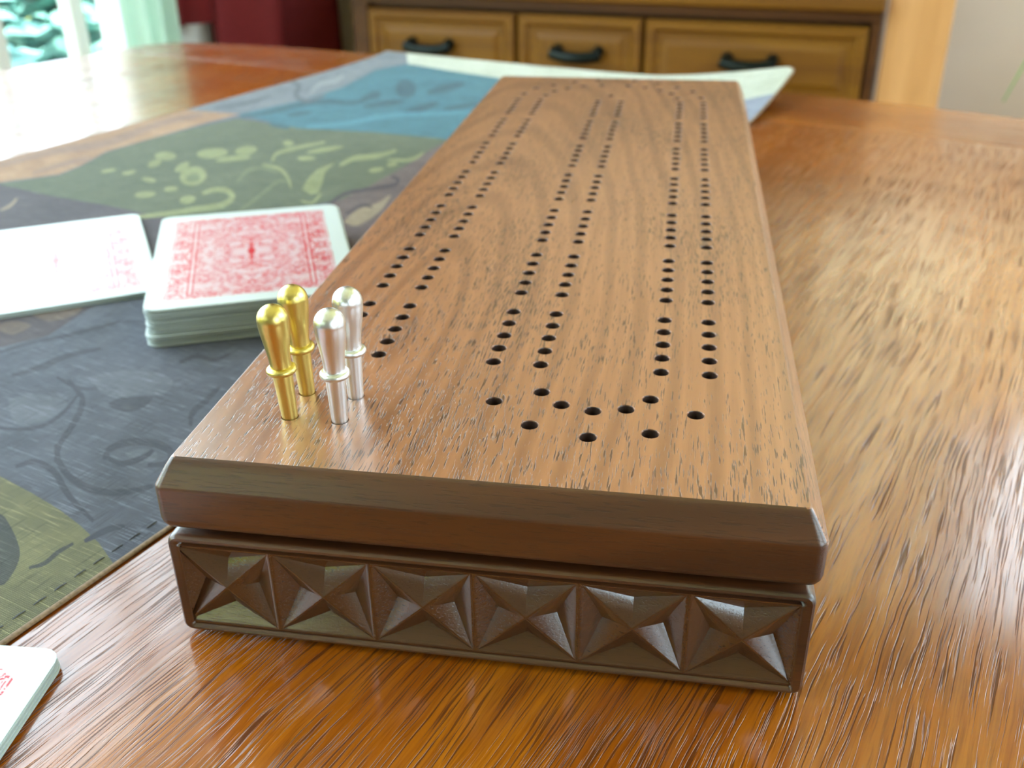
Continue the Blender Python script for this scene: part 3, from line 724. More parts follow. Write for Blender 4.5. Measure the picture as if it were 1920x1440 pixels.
RUNNER_PATCHES = [
('purple',((-54.89,17.82),(-48.88,18.66),(-43.01,18.45),(-38.13,18.74),(-31.79,18.7),(-25.2,11.13),(-25.32,6.91),(-24.22,3.12),(-26.33,-1.24))),
('peach',((-54.24,17.39),(-55.1,23.24),(-54.85,28.43),(-55.17,36.45),(-55.34,42.9),(-48.76,42.84),(-49.12,38.62),(-49.17,33.83),(-49.19,28.35),(-47.66,24.53),(-47.17,22.24),(-49.23,18.92),(-50.24,14.72))),
('green',((-47.82,41.48),(-48.56,38.04),(-49.03,33.7),(-48.93,28.13),(-47.41,24.33),(-46.94,22.05),(-48.99,18.75),(-50.59,14.95),(-52.13,15.98),(-48.76,18.58),(-43.01,18.45),(-38.13,18.74),(-31.79,18.7),(-27.78,21.62),(-25.08,26.92),(-25.29,30.79),(-26.08,36.54),(-26.7,39.62),(-27.25,44.33),(-26.5,43.94),(-29.37,43.64),(-34.23,42.98),(-40.66,41.18))),
('brown',((-25.84,23.48),(-25.08,26.92),(-25.29,30.79),(-26.08,36.54),(-26.7,39.62),(-27.25,44.33),(-21.86,39.52),(-17.23,25.35),(-15.05,13.13),(-17.51,11.83))),
('grey',((-54.58,41.82),(-56.25,53.22),(-57.55,61.34),(-57.09,70.08),(-54.71,75.08),(-51.89,76.43),(-48.7,69.06),(-50.21,65.25),(-47.67,56.0),(-47.49,49.33),(-48.89,42.77))),
('teal',((-48.75,42.61),(-47.49,49.33),(-47.67,56.0),(-50.03,65.01),(-48.68,68.73),(-42.26,68.14),(-36.23,67.26),(-31.26,65.52),(-20.49,43.66),(-26.32,43.65),(-29.28,43.49),(-34.12,42.83),(-40.54,41.03))),
('cream',((-48.7,69.06),(-51.72,77.3),(-55.68,82.08),(-37.47,90.74),(-7.28,97.08),(-5.78,80.97),(-3.97,69.48),(-6.53,66.53),(-9.76,64.44),(-13.91,63.56),(-31.02,65.06),(-36.09,67.02),(-42.1,67.88))),
('lavender',((-13.91,63.56),(-9.76,64.44),(-6.53,66.53),(-3.97,69.48),(-4.37,60.49),(-6.69,56.28),(-10.52,54.35),(-14.76,63.13))),
('olive',((-17.34,-5.93),(-15.33,-6.03),(-13.31,-6.21),(-11.61,-6.43),(-10.16,-6.73),(-8.79,-7.11),(-7.17,-7.65),(-7.35,-11.91),(-7.98,-13.48))),
('peachd',((-52.69,21.51),(-52.55,22.56),(-52.45,23.66),(-52.33,24.75),(-52.11,25.78),(-51.69,26.67),(-51.14,27.47),(-50.62,28.34),(-50.34,29.45),(-50.45,30.94),(-50.82,32.71),(-51.24,34.54),(-51.5,36.14),(-51.5,37.41),(-51.36,38.48),(-51.17,39.5),(-51.03,40.6),(-52.25,41.74),(-52.63,40.84),(-53.02,39.98),(-53.32,39.0),(-53.44,37.76),(-53.24,36.12),(-52.84,34.26),(-52.47,32.48),(-52.35,31.0),(-52.59,29.89),(-53.05,28.98),(-53.55,28.1),(-53.88,27.08),(-53.97,25.9),(-53.93,24.65),(-53.83,23.41),(-53.74,22.19))),
('peachd',((-48.86,21.32),(-48.74,22.06),(-48.65,22.86),(-48.59,23.65),(-48.54,24.35),(-48.49,24.89),(-48.45,25.32),(-48.43,25.74),(-48.46,26.21),(-49.1,26.71),(-49.32,26.41),(-49.5,26.12),(-49.63,25.73),(-49.71,25.2),(-49.72,24.46),(-49.68,23.58),(-49.6,22.65),(-49.48,21.73))),
('greenl',((-40.5,32.54),(-40.1,31.98),(-39.96,31.37),(-40.09,30.85),(-40.46,30.5),(-41.01,30.4),(-41.63,30.56),(-42.2,30.96),(-42.61,31.52),(-42.78,32.13),(-42.66,32.68),(-42.27,33.04),(-41.7,33.14),(-41.07,32.96))),
('greenl',((-37.88,32.35),(-37.73,31.99),(-37.77,31.49),(-38.01,30.97),(-38.39,30.5),(-38.84,30.2),(-39.28,30.11),(-39.61,30.25),(-39.77,30.6),(-39.74,31.09),(-39.5,31.63),(-39.12,32.1),(-38.66,32.41),(-38.22,32.5))),
('greenl',((-39.09,34.35),(-38.73,33.84),(-38.53,33.29),(-38.53,32.81),(-38.74,32.47),(-39.1,32.36),(-39.56,32.48),(-40.01,32.82),(-40.39,33.31),(-40.6,33.87),(-40.61,34.37),(-40.4,34.72),(-40.02,34.84),(-39.56,34.7))),
('greenl',((-43.25,29.88),(-42.91,29.44),(-42.79,29.02),(-42.91,28.69),(-43.24,28.51),(-43.73,28.54),(-44.27,28.74),(-44.77,29.11),(-45.13,29.55),(-45.26,29.99),(-45.15,30.33),(-44.8,30.5),(-44.3,30.48),(-43.74,30.25))),
('greenl',((-40.92,28.89),(-40.55,28.53),(-40.18,28.03),(-39.9,27.5),(-39.74,27.03),(-39.75,26.73),(-39.91,26.63),(-40.2,26.77),(-40.57,27.11),(-40.93,27.6),(-41.23,28.13),(-41.39,28.61),(-41.39,28.94),(-41.22,29.04))),
('greenl',((-37.7,37.04),(-37.47,36.71),(-37.37,36.41),(-37.41,36.19),(-37.59,36.1),(-37.86,36.16),(-38.18,36.35),(-38.49,36.64),(-38.72,36.97),(-38.83,37.28),(-38.79,37.51),(-38.61,37.6),(-38.33,37.54),(-38.0,37.34))),
('greenl',((-33.44,38.02),(-33.31,37.63),(-33.36,37.05),(-33.57,36.38),(-33.91,35.77),(-34.3,35.32),(-34.67,35.13),(-34.95,35.22),(-35.09,35.59),(-35.05,36.17),(-34.84,36.83),(-34.5,37.46),(-34.1,37.93),(-33.72,38.12))),
('greenl',((-33.2,34.3),(-33.08,34.04),(-33.1,33.76),(-33.28,33.53),(-33.57,33.38),(-33.91,33.35),(-34.24,33.44),(-34.5,33.64),(-34.63,33.9),(-34.6,34.18),(-34.43,34.42),(-34.14,34.57),(-33.79,34.6),(-33.45,34.5))),
('greenl',((-26.87,35.94),(-26.72,35.68),(-26.64,35.39),(-26.65,35.13),(-26.74,34.96),(-26.9,34.9),(-27.09,34.97),(-27.29,35.15),(-27.44,35.41),(-27.52,35.69),(-27.52,35.95),(-27.43,36.13),(-27.26,36.19),(-27.07,36.12))),
('greenl',((-26.88,34.26),(-26.73,33.98),(-26.68,33.66),(-26.73,33.36),(-26.88,33.15),(-27.09,33.06),(-27.32,33.11),(-27.54,33.29),(-27.69,33.57),(-27.75,33.89),(-27.7,34.19),(-27.55,34.41),(-27.33,34.5),(-27.09,34.44))),
('greenl',((-33.94,22.56),(-33.64,22.21),(-33.45,21.84),(-33.41,21.52),(-33.53,21.31),(-33.77,21.25),(-34.1,21.34),(-34.45,21.59),(-34.76,21.93),(-34.95,22.3),(-35.0,22.63),(-34.89,22.85),(-34.64,22.91),(-34.3,22.81))),
('greenl',((-43.24,28.35),(-42.87,27.99),(-42.57,27.56),(-42.39,27.14),(-42.36,26.81),(-42.49,26.64),(-42.76,26.66),(-43.1,26.86),(-43.46,27.21),(-43.77,27.64),(-43.96,28.07),(-44.0,28.41),(-43.86,28.58),(-43.59,28.56))),
('greenl',((-42.75,25.43),(-42.56,25.21),(-42.46,24.95),(-42.45,24.68),(-42.55,24.47),(-42.72,24.35),(-42.94,24.35),(-43.17,24.47),(-43.35,24.69),(-43.46,24.96),(-43.47,25.23),(-43.38,25.44),(-43.2,25.56),(-42.97,25.56))),
('greenl',((-44.44,25.15),(-44.29,24.96),(-44.21,24.69),(-44.23,24.41),(-44.33,24.17),(-44.51,24.02),(-44.71,23.98),(-44.91,24.07),(-45.06,24.26),(-45.14,24.53),(-45.13,24.81),(-45.02,25.05),(-44.85,25.21),(-44.64,25.24))),
('greenl',((-39.47,24.29),(-39.35,24.09),(-39.39,23.92),(-39.58,23.83),(-39.89,23.83),(-40.26,23.91),(-40.62,24.07),(-40.89,24.27),(-41.03,24.48),(-40.99,24.65),(-40.79,24.74),(-40.47,24.74),(-40.1,24.66),(-39.74,24.49))),
('greenl',((-37.19,22.15),(-36.99,21.87),(-36.92,21.55),(-37.01,21.24),(-37.23,21.02),(-37.54,20.92),(-37.89,20.97),(-38.2,21.14),(-38.41,21.42),(-38.48,21.75),(-38.4,22.05),(-38.18,22.28),(-37.85,22.38),(-37.5,22.33))),
('greenl',((-36.75,23.73),(-36.58,23.51),(-36.51,23.26),(-36.56,23.04),(-36.71,22.89),(-36.94,22.84),(-37.19,22.89),(-37.43,23.04),(-37.6,23.26),(-37.67,23.51),(-37.63,23.73),(-37.47,23.89),(-37.24,23.94),(-36.99,23.89))),
('greenl',((-37.61,27.32),(-36.85,26.48),(-36.34,25.65),(-36.17,24.98),(-36.36,24.6),(-36.88,24.57),(-37.62,24.89),(-38.47,25.52),(-39.25,26.35),(-39.81,27.21),(-40.02,27.92),(-39.83,28.34),(-39.28,28.37),(-38.48,28.0))),
('green2',((-37.47,26.55),(-37.16,26.19),(-36.95,25.81),(-36.89,25.48),(-37.0,25.28),(-37.23,25.22),(-37.57,25.34),(-37.93,25.6),(-38.25,25.95),(-38.46,26.34),(-38.53,26.67),(-38.42,26.88),(-38.18,26.94),(-37.84,26.82))),
('greenl',((-34.73,17.11),(-34.31,17.47),(-33.89,17.84),(-33.48,18.22),(-33.09,18.62),(-32.72,19.08),(-32.37,19.56),(-32.04,20.05),(-31.74,20.47),(-31.46,20.82),(-31.2,21.12),(-30.98,21.42),(-30.86,21.76),(-30.86,22.16),(-30.95,22.61),(-31.14,23.09),(-31.46,23.63),(-32.0,24.26),(-32.59,24.77),(-33.14,25.15),(-33.61,25.38),(-33.97,25.44),(-34.25,25.38),(-34.47,25.24),(-34.63,25.05),(-34.71,24.8),(-34.71,24.49),(-34.69,24.17),(-34.68,23.86),(-34.07,23.34),(-34.01,23.58),(-33.96,23.84),(-33.89,24.06),(-33.78,24.23),(-33.6,24.34),(-33.37,24.43),(-33.13,24.45),(-32.9,24.39),(-32.67,24.27),(-32.42,24.09),(-32.24,23.94),(-32.19,23.88),(-32.09,23.69),(-31.96,23.36),(-31.88,23.0),(-31.87,22.65),(-31.97,22.34),(-32.16,22.04),(-32.4,21.71),(-32.66,21.33),(-32.94,20.86),(-33.23,20.34),(-33.55,19.81),(-33.87,19.31),(-34.21,18.86),(-34.57,18.43),(-34.93,18.01),(-35.29,17.58))),
('greenl',((-35.44,31.97),(-35.74,32.46),(-36.06,32.93),(-36.28,33.3),(-36.42,33.7),(-36.44,34.18),(-36.35,34.71),(-36.21,35.26),(-36.08,35.83),(-35.93,36.39),(-35.77,36.97),(-35.6,37.57),(-35.44,38.19),(-35.91,38.72),(-36.19,38.23),(-36.46,37.74),(-36.7,37.23),(-36.89,36.7),(-37.06,36.15),(-37.21,35.59),(-37.28,35.01),(-37.22,34.42),(-36.95,33.77),(-36.53,33.13),(-36.12,32.6),(-35.75,32.1))),
('greenl',((-35.49,30.89),(-34.97,30.77),(-34.47,30.68),(-33.99,30.57),(-33.53,30.4),(-33.09,30.15),(-32.65,29.85),(-32.21,29.51),(-31.75,29.14),(-31.29,28.74),(-30.81,28.28),(-30.31,27.78),(-29.81,27.31),(-29.77,27.47),(-30.26,27.99),(-30.76,28.52),(-31.3,29.07),(-31.85,29.58),(-32.38,30.03),(-32.92,30.45),(-33.46,30.82),(-33.99,31.09),(-34.49,31.25),(-34.96,31.3),(-35.4,31.3),(-35.83,31.31))),
('greenl',((-31.17,34.01),(-30.14,31.52),(-28.56,29.25),(-27.31,27.24),(-27.64,26.84),(-28.91,27.5),(-30.12,29.45),(-31.23,32.04))),
('greenl',((-27.15,25.27),(-26.85,25.18),(-26.53,25.08),(-26.24,25.05),(-26.1,25.21),(-26.19,25.61),(-26.42,26.13),(-26.7,26.7),(-26.98,27.26),(-27.24,27.43),(-27.05,26.93),(-26.82,26.41),(-26.66,25.97),(-26.6,25.7),(-26.68,25.6),(-26.88,25.58),(-27.15,25.61),(-27.38,25.59))),
('greenl',((-30.06,33.22),(-30.07,33.67),(-30.11,34.15),(-30.13,34.59),(-30.06,34.99),(-29.87,35.31),(-29.57,35.6),(-29.26,35.92),(-29.02,36.31),(-28.89,36.81),(-28.82,37.37),(-28.79,37.97),(-28.76,38.58),(-29.32,39.27),(-29.5,38.82),(-29.64,38.35),(-29.79,37.9),(-29.96,37.49),(-30.23,37.15),(-30.55,36.86),(-30.85,36.53),(-31.03,36.1),(-31.04,35.55),(-30.92,34.95),(-30.76,34.35),(-30.61,33.75))),
('greenl',((-27.96,36.19),(-27.46,36.28),(-26.94,36.38),(-26.5,36.54),(-26.21,36.84),(-26.16,37.33),(-26.28,37.95),(-26.47,38.61),(-26.66,39.26),(-27.01,39.63),(-26.95,39.09),(-26.84,38.54),(-26.77,38.05),(-26.83,37.65),(-27.08,37.36),(-27.46,37.13),(-27.9,36.92),(-28.29,36.66))),
('green2',((-34.1,26.75),(-34.41,27.37),(-34.75,28.02),(-35.05,28.62),(-35.21,29.1),(-35.24,29.46),(-35.16,29.75),(-35.0,29.96),(-34.77,30.09),(-34.45,30.1),(-34.03,30.01),(-33.56,29.87),(-33.12,29.77),(-33.35,30.1),(-33.85,30.28),(-34.37,30.49),(-34.87,30.64),(-35.26,30.67),(-35.54,30.55),(-35.73,30.32),(-35.8,29.99),(-35.75,29.54),(-35.52,28.96),(-35.15,28.27),(-34.74,27.58),(-34.36,26.91))),
('green2',((-29.33,21.79),(-29.54,22.49),(-29.75,23.22),(-29.97,23.96),(-30.22,24.73),(-30.54,25.58),(-30.9,26.49),(-31.22,27.31),(-31.4,27.91),(-31.41,28.17),(-31.3,28.23),(-31.12,28.22),(-30.96,28.27),(-31.24,28.62),(-31.45,28.66),(-31.71,28.75),(-31.92,28.71),(-31.95,28.38),(-31.77,27.73),(-31.43,26.88),(-31.06,25.95),(-30.72,25.09),(-30.44,24.31),(-30.16,23.52),(-29.89,22.75),(-29.61,21.98))),
('teald',((-40.7,58.86),(-39.7,57.21),(-39.1,55.83),(-39.0,54.98),(-39.4,54.78),(-40.24,55.27),(-41.36,56.38),(-42.58,57.93),(-43.65,59.63),(-44.34,61.13),(-44.49,62.11),(-44.05,62.32),(-43.13,61.73),(-41.92,60.48))),
('teald',((-37.83,63.41),(-37.4,62.42),(-37.16,61.08),(-37.15,59.66),(-37.36,58.44),(-37.76,57.63),(-38.26,57.39),(-38.77,57.75),(-39.2,58.67),(-39.46,59.97),(-39.5,61.41),(-39.3,62.7),(-38.89,63.57),(-38.36,63.82))),
('teald',((-38.64,54.03),(-38.39,53.34),(-38.39,52.4),(-38.66,51.41),(-39.12,50.55),(-39.7,50.0),(-40.28,49.84),(-40.75,50.11),(-41.02,50.77),(-41.03,51.69),(-40.78,52.7),(-40.31,53.59),(-39.72,54.18),(-39.12,54.33))),
('teald',((-35.45,54.94),(-35.08,54.13),(-34.82,52.9),(-34.71,51.53),(-34.79,50.27),(-35.01,49.37),(-35.35,48.98),(-35.74,49.17),(-36.11,49.91),(-36.38,51.08),(-36.5,52.45),(-36.45,53.77),(-36.22,54.74),(-35.86,55.17))),
('teald',((-43.49,46.39),(-43.25,45.94),(-43.18,45.38),(-43.28,44.81),(-43.53,44.35),(-43.88,44.08),(-44.27,44.05),(-44.62,44.27),(-44.86,44.7),(-44.95,45.26),(-44.86,45.84),(-44.6,46.31),(-44.24,46.6),(-43.84,46.62))),
('teald',((-41.32,40.83),(-41.25,40.59),(-41.46,40.44),(-41.92,40.4),(-42.52,40.5),(-43.17,40.7),(-43.72,40.98),(-44.07,41.27),(-44.15,41.51),(-43.94,41.67),(-43.47,41.7),(-42.85,41.6),(-42.2,41.39),(-41.66,41.12))),
('teald',((-31.93,56.13),(-31.75,55.55),(-31.78,54.73),(-31.98,53.83),(-32.33,53.02),(-32.75,52.46),(-33.17,52.25),(-33.49,52.43),(-33.67,52.98),(-33.67,53.78),(-33.47,54.69),(-33.12,55.53),(-32.69,56.11),(-32.26,56.33))),
('teald',((-43.07,56.3),(-42.69,55.68),(-42.36,54.83),(-42.16,53.91),(-42.11,53.12),(-42.22,52.59),(-42.47,52.42),(-42.81,52.65),(-43.18,53.24),(-43.51,54.07),(-43.73,54.99),(-43.79,55.82),(-43.68,56.38),(-43.42,56.56))),
('teald',((-47.68,41.77),(-47.35,42.09),(-47.02,42.39),(-46.71,42.76),(-46.46,43.27),(-46.3,43.98),(-46.2,44.85),(-46.11,45.76),(-45.94,46.62),(-45.7,47.45),(-45.4,48.29),(-45.04,49.05),(-44.61,49.63),(-44.01,49.91),(-43.28,49.97),(-42.55,50.05),(-42.01,50.39),(-41.73,51.1),(-41.63,52.03),(-41.6,53.05),(-41.54,54.06),(-42.27,54.96),(-42.44,54.08),(-42.57,53.16),(-42.76,52.35),(-43.09,51.76),(-43.66,51.52),(-44.42,51.51),(-45.23,51.5),(-45.91,51.23),(-46.39,50.62),(-46.76,49.83),(-47.05,48.95),(-47.28,48.06),(-47.42,47.13),(-47.46,46.14),(-47.49,45.21),(-47.58,44.43),(-47.75,43.84),(-47.97,43.38),(-48.2,42.97),(-48.41,42.52))),
('teall',((-40.03,41.46),(-39.41,41.88),(-38.79,42.29),(-38.2,42.77),(-37.64,43.41),(-37.19,44.33),(-36.8,45.44),(-36.38,46.58),(-35.86,47.56),(-35.15,48.29),(-34.33,48.9),(-33.48,49.45),(-32.72,50.01),(-32.07,50.6),(-31.49,51.17),(-30.94,51.75),(-30.38,52.35),(-30.97,53.29),(-31.65,52.87),(-32.31,52.44),(-32.99,51.99),(-33.71,51.5),(-34.53,51.0),(-35.43,50.5),(-36.31,49.91),(-37.05,49.14),(-37.58,48.1),(-37.97,46.89),(-38.32,45.69),(-38.71,44.7),(-39.18,43.97),(-39.69,43.37),(-40.2,42.83),(-40.69,42.24))),
('greyd',((-54.45,55.97),(-53.74,55.61),(-53.08,55.31),(-52.49,54.99),(-52.2,54.77),(-51.97,54.45),(-51.35,53.48),(-50.54,52.25),(-49.44,50.9),(-48.39,49.97),(-47.54,49.4),(-46.83,49.09),(-46.35,49.11),(-46.2,49.57),(-46.26,50.34),(-46.41,51.24),(-46.54,52.09),(-47.27,52.88),(-47.28,52.17),(-47.24,51.38),(-47.27,50.75),(-47.47,50.45),(-47.88,50.51),(-48.46,50.8),(-49.09,51.24),(-49.46,51.55),(-49.73,51.89),(-50.35,52.84),(-51.17,54.07),(-52.33,55.49),(-53.37,56.32),(-54.04,56.61),(-54.61,56.76),(-55.17,56.93))),
('greyd',((-52.23,43.33),(-51.82,44.0),(-51.42,44.71),(-51.09,45.45),(-50.89,46.24),(-50.88,47.08),(-51.01,47.97),(-51.21,48.9),(-51.43,49.86),(-51.94,50.37),(-51.91,49.58),(-51.83,48.77),(-51.77,47.96),(-51.8,47.15),(-51.97,46.33),(-52.23,45.51),(-52.5,44.67),(-52.72,43.81))),
('greyl',((-48.4,52.27),(-48.86,53.19),(-49.37,54.14),(-49.79,55.0),(-50.05,55.69),(-50.06,56.25),(-49.9,56.74),(-49.71,57.23),(-49.69,57.84),(-49.93,58.6),(-50.3,59.4),(-50.72,60.16),(-51.13,60.92),(-51.89,61.63),(-51.66,61.02),(-51.4,60.42),(-51.2,59.9),(-51.09,59.4),(-51.16,58.93),(-51.36,58.46),(-51.51,57.9),(-51.42,57.11),(-50.97,56.05),(-50.33,54.91),(-49.66,53.81),(-49.03,52.77))),
('brownd',((-24.55,24.24),(-24.79,25.1),(-25.07,26.01),(-25.3,26.88),(-25.38,27.61),(-25.28,28.17),(-25.03,28.62),(-24.72,29.0),(-24.45,29.39),(-24.2,29.77),(-23.94,30.12),(-23.72,30.46),(-23.6,30.81),(-23.6,31.2),(-23.73,31.64),(-23.96,32.11),(-24.3,32.6),(-24.66,32.91),(-24.94,33.03),(-25.2,33.1),(-25.44,33.17),(-25.19,32.72),(-24.91,32.57),(-24.62,32.44),(-24.4,32.32),(-24.34,32.26),(-24.33,32.23),(-24.26,32.05),(-24.19,31.8),(-24.19,31.51),(-24.31,31.2),(-24.53,30.87),(-24.79,30.51),(-25.03,30.11),(-25.29,29.71),(-25.59,29.29),(-25.82,28.78),(-25.9,28.13),(-25.77,27.29),(-25.48,26.34),(-25.15,25.38),(-24.86,24.48))),
('tan',((-22.07,23.26),(-22.36,24.11),(-22.65,24.98),(-22.82,25.76),(-22.76,26.32),(-22.57,26.75),(-22.45,27.25),(-22.57,28.1),(-22.77,29.02),(-22.77,29.35),(-22.37,28.64),(-21.79,27.35),(-21.33,26.11),(-21.03,24.97),(-20.83,23.86),(-20.83,23.11),(-21.11,22.94),(-21.59,23.1))),
('brownd',((-22.76,24.37),(-22.79,24.87),(-22.86,25.43),(-22.9,25.92),(-22.87,26.26),(-22.75,26.39),(-22.57,26.4),(-22.33,26.36),(-22.12,26.37),(-22.29,26.65),(-22.56,26.74),(-22.85,26.85),(-23.11,26.89),(-23.28,26.72),(-23.3,26.32),(-23.22,25.76),(-23.1,25.15),(-22.98,24.57))),
('creamd',((-26.93,82.22),(-27.01,81.65),(-27.66,81.11),(-28.74,80.68),(-30.06,80.46),(-31.36,80.48),(-32.38,80.75),(-32.92,81.22),(-32.86,81.79),(-32.21,82.36),(-31.09,82.79),(-29.74,83.01),(-28.44,82.97),(-27.44,82.69))),
('creamd',((-15.41,80.24),(-15.53,79.56),(-16.24,78.85),(-17.4,78.24),(-18.79,77.85),(-20.15,77.76),(-21.2,77.99),(-21.75,78.49),(-21.66,79.18),(-20.94,79.91),(-19.75,80.53),(-18.32,80.92),(-16.95,81.0),(-15.91,80.75))),
('creamd',((-9.13,81.44),(-9.11,80.45),(-9.46,79.08),(-10.09,77.6),(-10.89,76.31),(-11.7,75.44),(-12.36,75.16),(-12.75,75.51),(-12.8,76.44),(-12.49,77.78),(-11.86,79.27),(-11.05,80.62),(-10.21,81.54),(-9.53,81.84))),
('creamd',((-39.53,75.94),(-39.62,75.38),(-40.43,74.81),(-41.78,74.33),(-43.43,74.03),(-45.07,73.97),(-46.36,74.17),(-47.04,74.6),(-46.97,75.17),(-46.15,75.76),(-44.75,76.25),(-43.06,76.54),(-41.42,76.58),(-40.17,76.36))),
('creamd',((-12.31,84.96),(-12.34,84.29),(-12.7,83.4),(-13.33,82.48),(-14.1,81.71),(-14.85,81.22),(-15.46,81.13),(-15.79,81.43),(-15.79,82.09),(-15.44,82.97),(-14.81,83.91),(-14.03,84.7),(-13.26,85.2),(-12.64,85.29))),
('creamd',((-32.15,74.35),(-32.15,73.84),(-32.61,73.36),(-33.43,72.98),(-34.46,72.78),(-35.5,72.81),(-36.35,73.06),(-36.83,73.48),(-36.85,74.0),(-36.39,74.5),(-35.55,74.88),(-34.49,75.07),(-33.44,75.03),(-32.61,74.78))),
('slated',((-19.53,0.38),(-19.23,0.24),(-18.92,0.1),(-18.63,-0.04),(-18.35,-0.17),(-18.11,-0.27),(-17.91,-0.36),(-17.76,-0.43),(-17.62,-0.53),(-17.43,-0.69),(-17.21,-0.92),(-16.98,-1.17),(-16.76,-1.43),(-16.56,-1.71),(-16.35,-2.01),(-16.15,-2.32),(-15.97,-2.58),(-15.85,-2.79),(-15.74,-2.96),(-15.62,-3.15),(-15.44,-3.38),(-15.19,-3.64),(-14.91,-3.91),(-14.62,-4.19),(-14.35,-4.45),(-14.19,-4.42),(-14.44,-4.16),(-14.71,-3.88),(-14.96,-3.62),(-15.16,-3.39),(-15.29,-3.21),(-15.37,-3.05),(-15.46,-2.88),(-15.58,-2.67),(-15.75,-2.4),(-15.94,-2.1),(-16.15,-1.77),(-16.38,-1.47),(-16.62,-1.17),(-16.88,-0.89),(-17.15,-0.62),(-17.44,-0.37),(-17.74,-0.18),(-18.0,-0.05),(-18.22,0.03),(-18.45,0.11),(-18.71,0.22),(-19.0,0.34),(-19.31,0.46),(-19.6,0.57))),
('slated',((-18.88,-3.95),(-18.48,-3.82),(-18.06,-3.68),(-17.68,-3.53),(-17.37,-3.38),(-17.17,-3.21),(-17.03,-3.03),(-16.95,-2.83),(-16.91,-2.6),(-16.93,-2.34),(-17.01,-2.05),(-17.12,-1.75),(-17.24,-1.46),(-17.39,-1.18),(-17.56,-0.9),(-17.74,-0.62),(-17.92,-0.33),(-18.08,-0.29),(-17.93,-0.56),(-17.77,-0.84),(-17.63,-1.1),(-17.51,-1.37),(-17.4,-1.65),(-17.3,-1.93),(-17.23,-2.2),(-17.21,-2.45),(-17.24,-2.66),(-17.31,-2.85),(-17.43,-3.02),(-17.62,-3.2),(-17.9,-3.36),(-18.26,-3.52),(-18.65,-3.68),(-19.03,-3.84))),
('slated',((-20.21,0.35),(-19.82,0.25),(-19.42,0.15),(-19.04,0.07),(-18.7,0.04),(-18.4,0.05),(-18.13,0.11),(-17.91,0.2),(-17.76,0.33),(-17.72,0.49),(-17.75,0.68),(-17.82,0.88),(-17.89,1.07),(-18.07,1.16),(-18.05,0.99),(-18.02,0.81),(-18.01,0.66),(-18.06,0.55),(-18.2,0.45),(-18.41,0.37),(-18.66,0.31),(-18.92,0.28),(-19.22,0.3),(-19.57,0.36),(-19.94,0.43),(-20.31,0.49))),
('slated',((-16.24,-0.24),(-16.24,-0.03),(-16.23,0.18),(-16.17,0.38),(-16.0,0.55),(-15.76,0.72),(-15.53,0.85),(-15.35,0.98),(-15.18,1.09),(-15.03,1.08),(-14.89,0.92),(-14.77,0.65),(-14.69,0.4),(-14.68,0.17),(-14.72,-0.05),(-14.81,-0.23),(-14.98,-0.35),(-15.2,-0.44),(-15.45,-0.47),(-15.7,-0.43),(-15.96,-0.34))),
('slated',((-12.74,-3.38),(-12.84,-3.21),(-12.95,-3.05),(-13.02,-2.93),(-13.04,-2.8),(-13.01,-2.64),(-12.94,-2.45),(-12.83,-2.27),(-12.69,-2.13),(-12.51,-2.01),(-12.29,-1.92),(-12.05,-1.86),(-11.82,-1.83),(-11.58,-1.83),(-11.33,-1.85),(-11.1,-1.9),(-10.97,-1.95),(-10.91,-1.99),(-10.82,-2.09),(-10.75,-2.2),(-10.72,-2.3),(-10.76,-2.4),(-10.88,-2.52),(-11.04,-2.64),(-11.18,-2.76),(-10.95,-2.97),(-10.77,-2.88),(-10.58,-2.78),(-10.42,-2.68),(-10.32,-2.53),(-10.35,-2.33),(-10.47,-2.09),(-10.68,-1.85),(-10.96,-1.63),(-11.27,-1.5),(-11.58,-1.42),(-11.89,-1.38),(-12.18,-1.38),(-12.45,-1.42),(-12.71,-1.5),(-12.96,-1.61),(-13.15,-1.75),(-13.3,-1.92),(-13.4,-2.14),(-13.46,-2.37),(-13.47,-2.59),(-13.39,-2.81),(-13.25,-3.02),(-13.11,-3.19),(-12.98,-3.35))),
('slated',((-11.72,0.07),(-11.91,0.28),(-12.1,0.49),(-12.26,0.68),(-12.36,0.85),(-12.43,1.05),(-12.47,1.27),(-12.51,1.53),(-12.57,1.81),(-12.66,2.1),(-12.77,2.41),(-12.89,2.72),(-13.02,3.04),(-13.25,3.15),(-13.19,2.85),(-13.11,2.56),(-13.04,2.27),(-12.97,2.01),(-12.92,1.75),(-12.89,1.49),(-12.84,1.23),(-12.72,0.94),(-12.52,0.66),(-12.29,0.42),(-12.06,0.21),(-11.85,0.02))),
('slated',((-16.35,3.89),(-16.29,4.11),(-16.25,4.35),(-16.19,4.55),(-16.09,4.69),(-15.9,4.74),(-15.62,4.72),(-15.33,4.71),(-15.1,4.77),(-14.99,4.95),(-14.95,5.17),(-14.96,5.41),(-14.95,5.65),(-15.17,5.81),(-15.23,5.61),(-15.27,5.41),(-15.33,5.23),(-15.43,5.11),(-15.62,5.07),(-15.9,5.09),(-16.2,5.11),(-16.44,5.03),(-16.55,4.83),(-16.57,4.58),(-16.57,4.3),(-16.56,4.04))),
('slated',((-21.96,-0.55),(-21.81,-0.31),(-21.66,-0.07),(-21.53,0.19),(-21.43,0.48),(-21.38,0.8),(-21.38,1.15),(-21.38,1.51),(-21.33,1.85),(-21.2,2.19),(-21.03,2.54),(-20.84,2.89),(-20.67,3.25),(-20.97,3.47),(-21.22,3.16),(-21.47,2.85),(-21.69,2.53),(-21.86,2.19),(-21.93,1.83),(-21.94,1.46),(-21.93,1.11),(-21.95,0.78),(-22.01,0.48),(-22.1,0.2),(-22.18,-0.08),(-22.26,-0.37))),
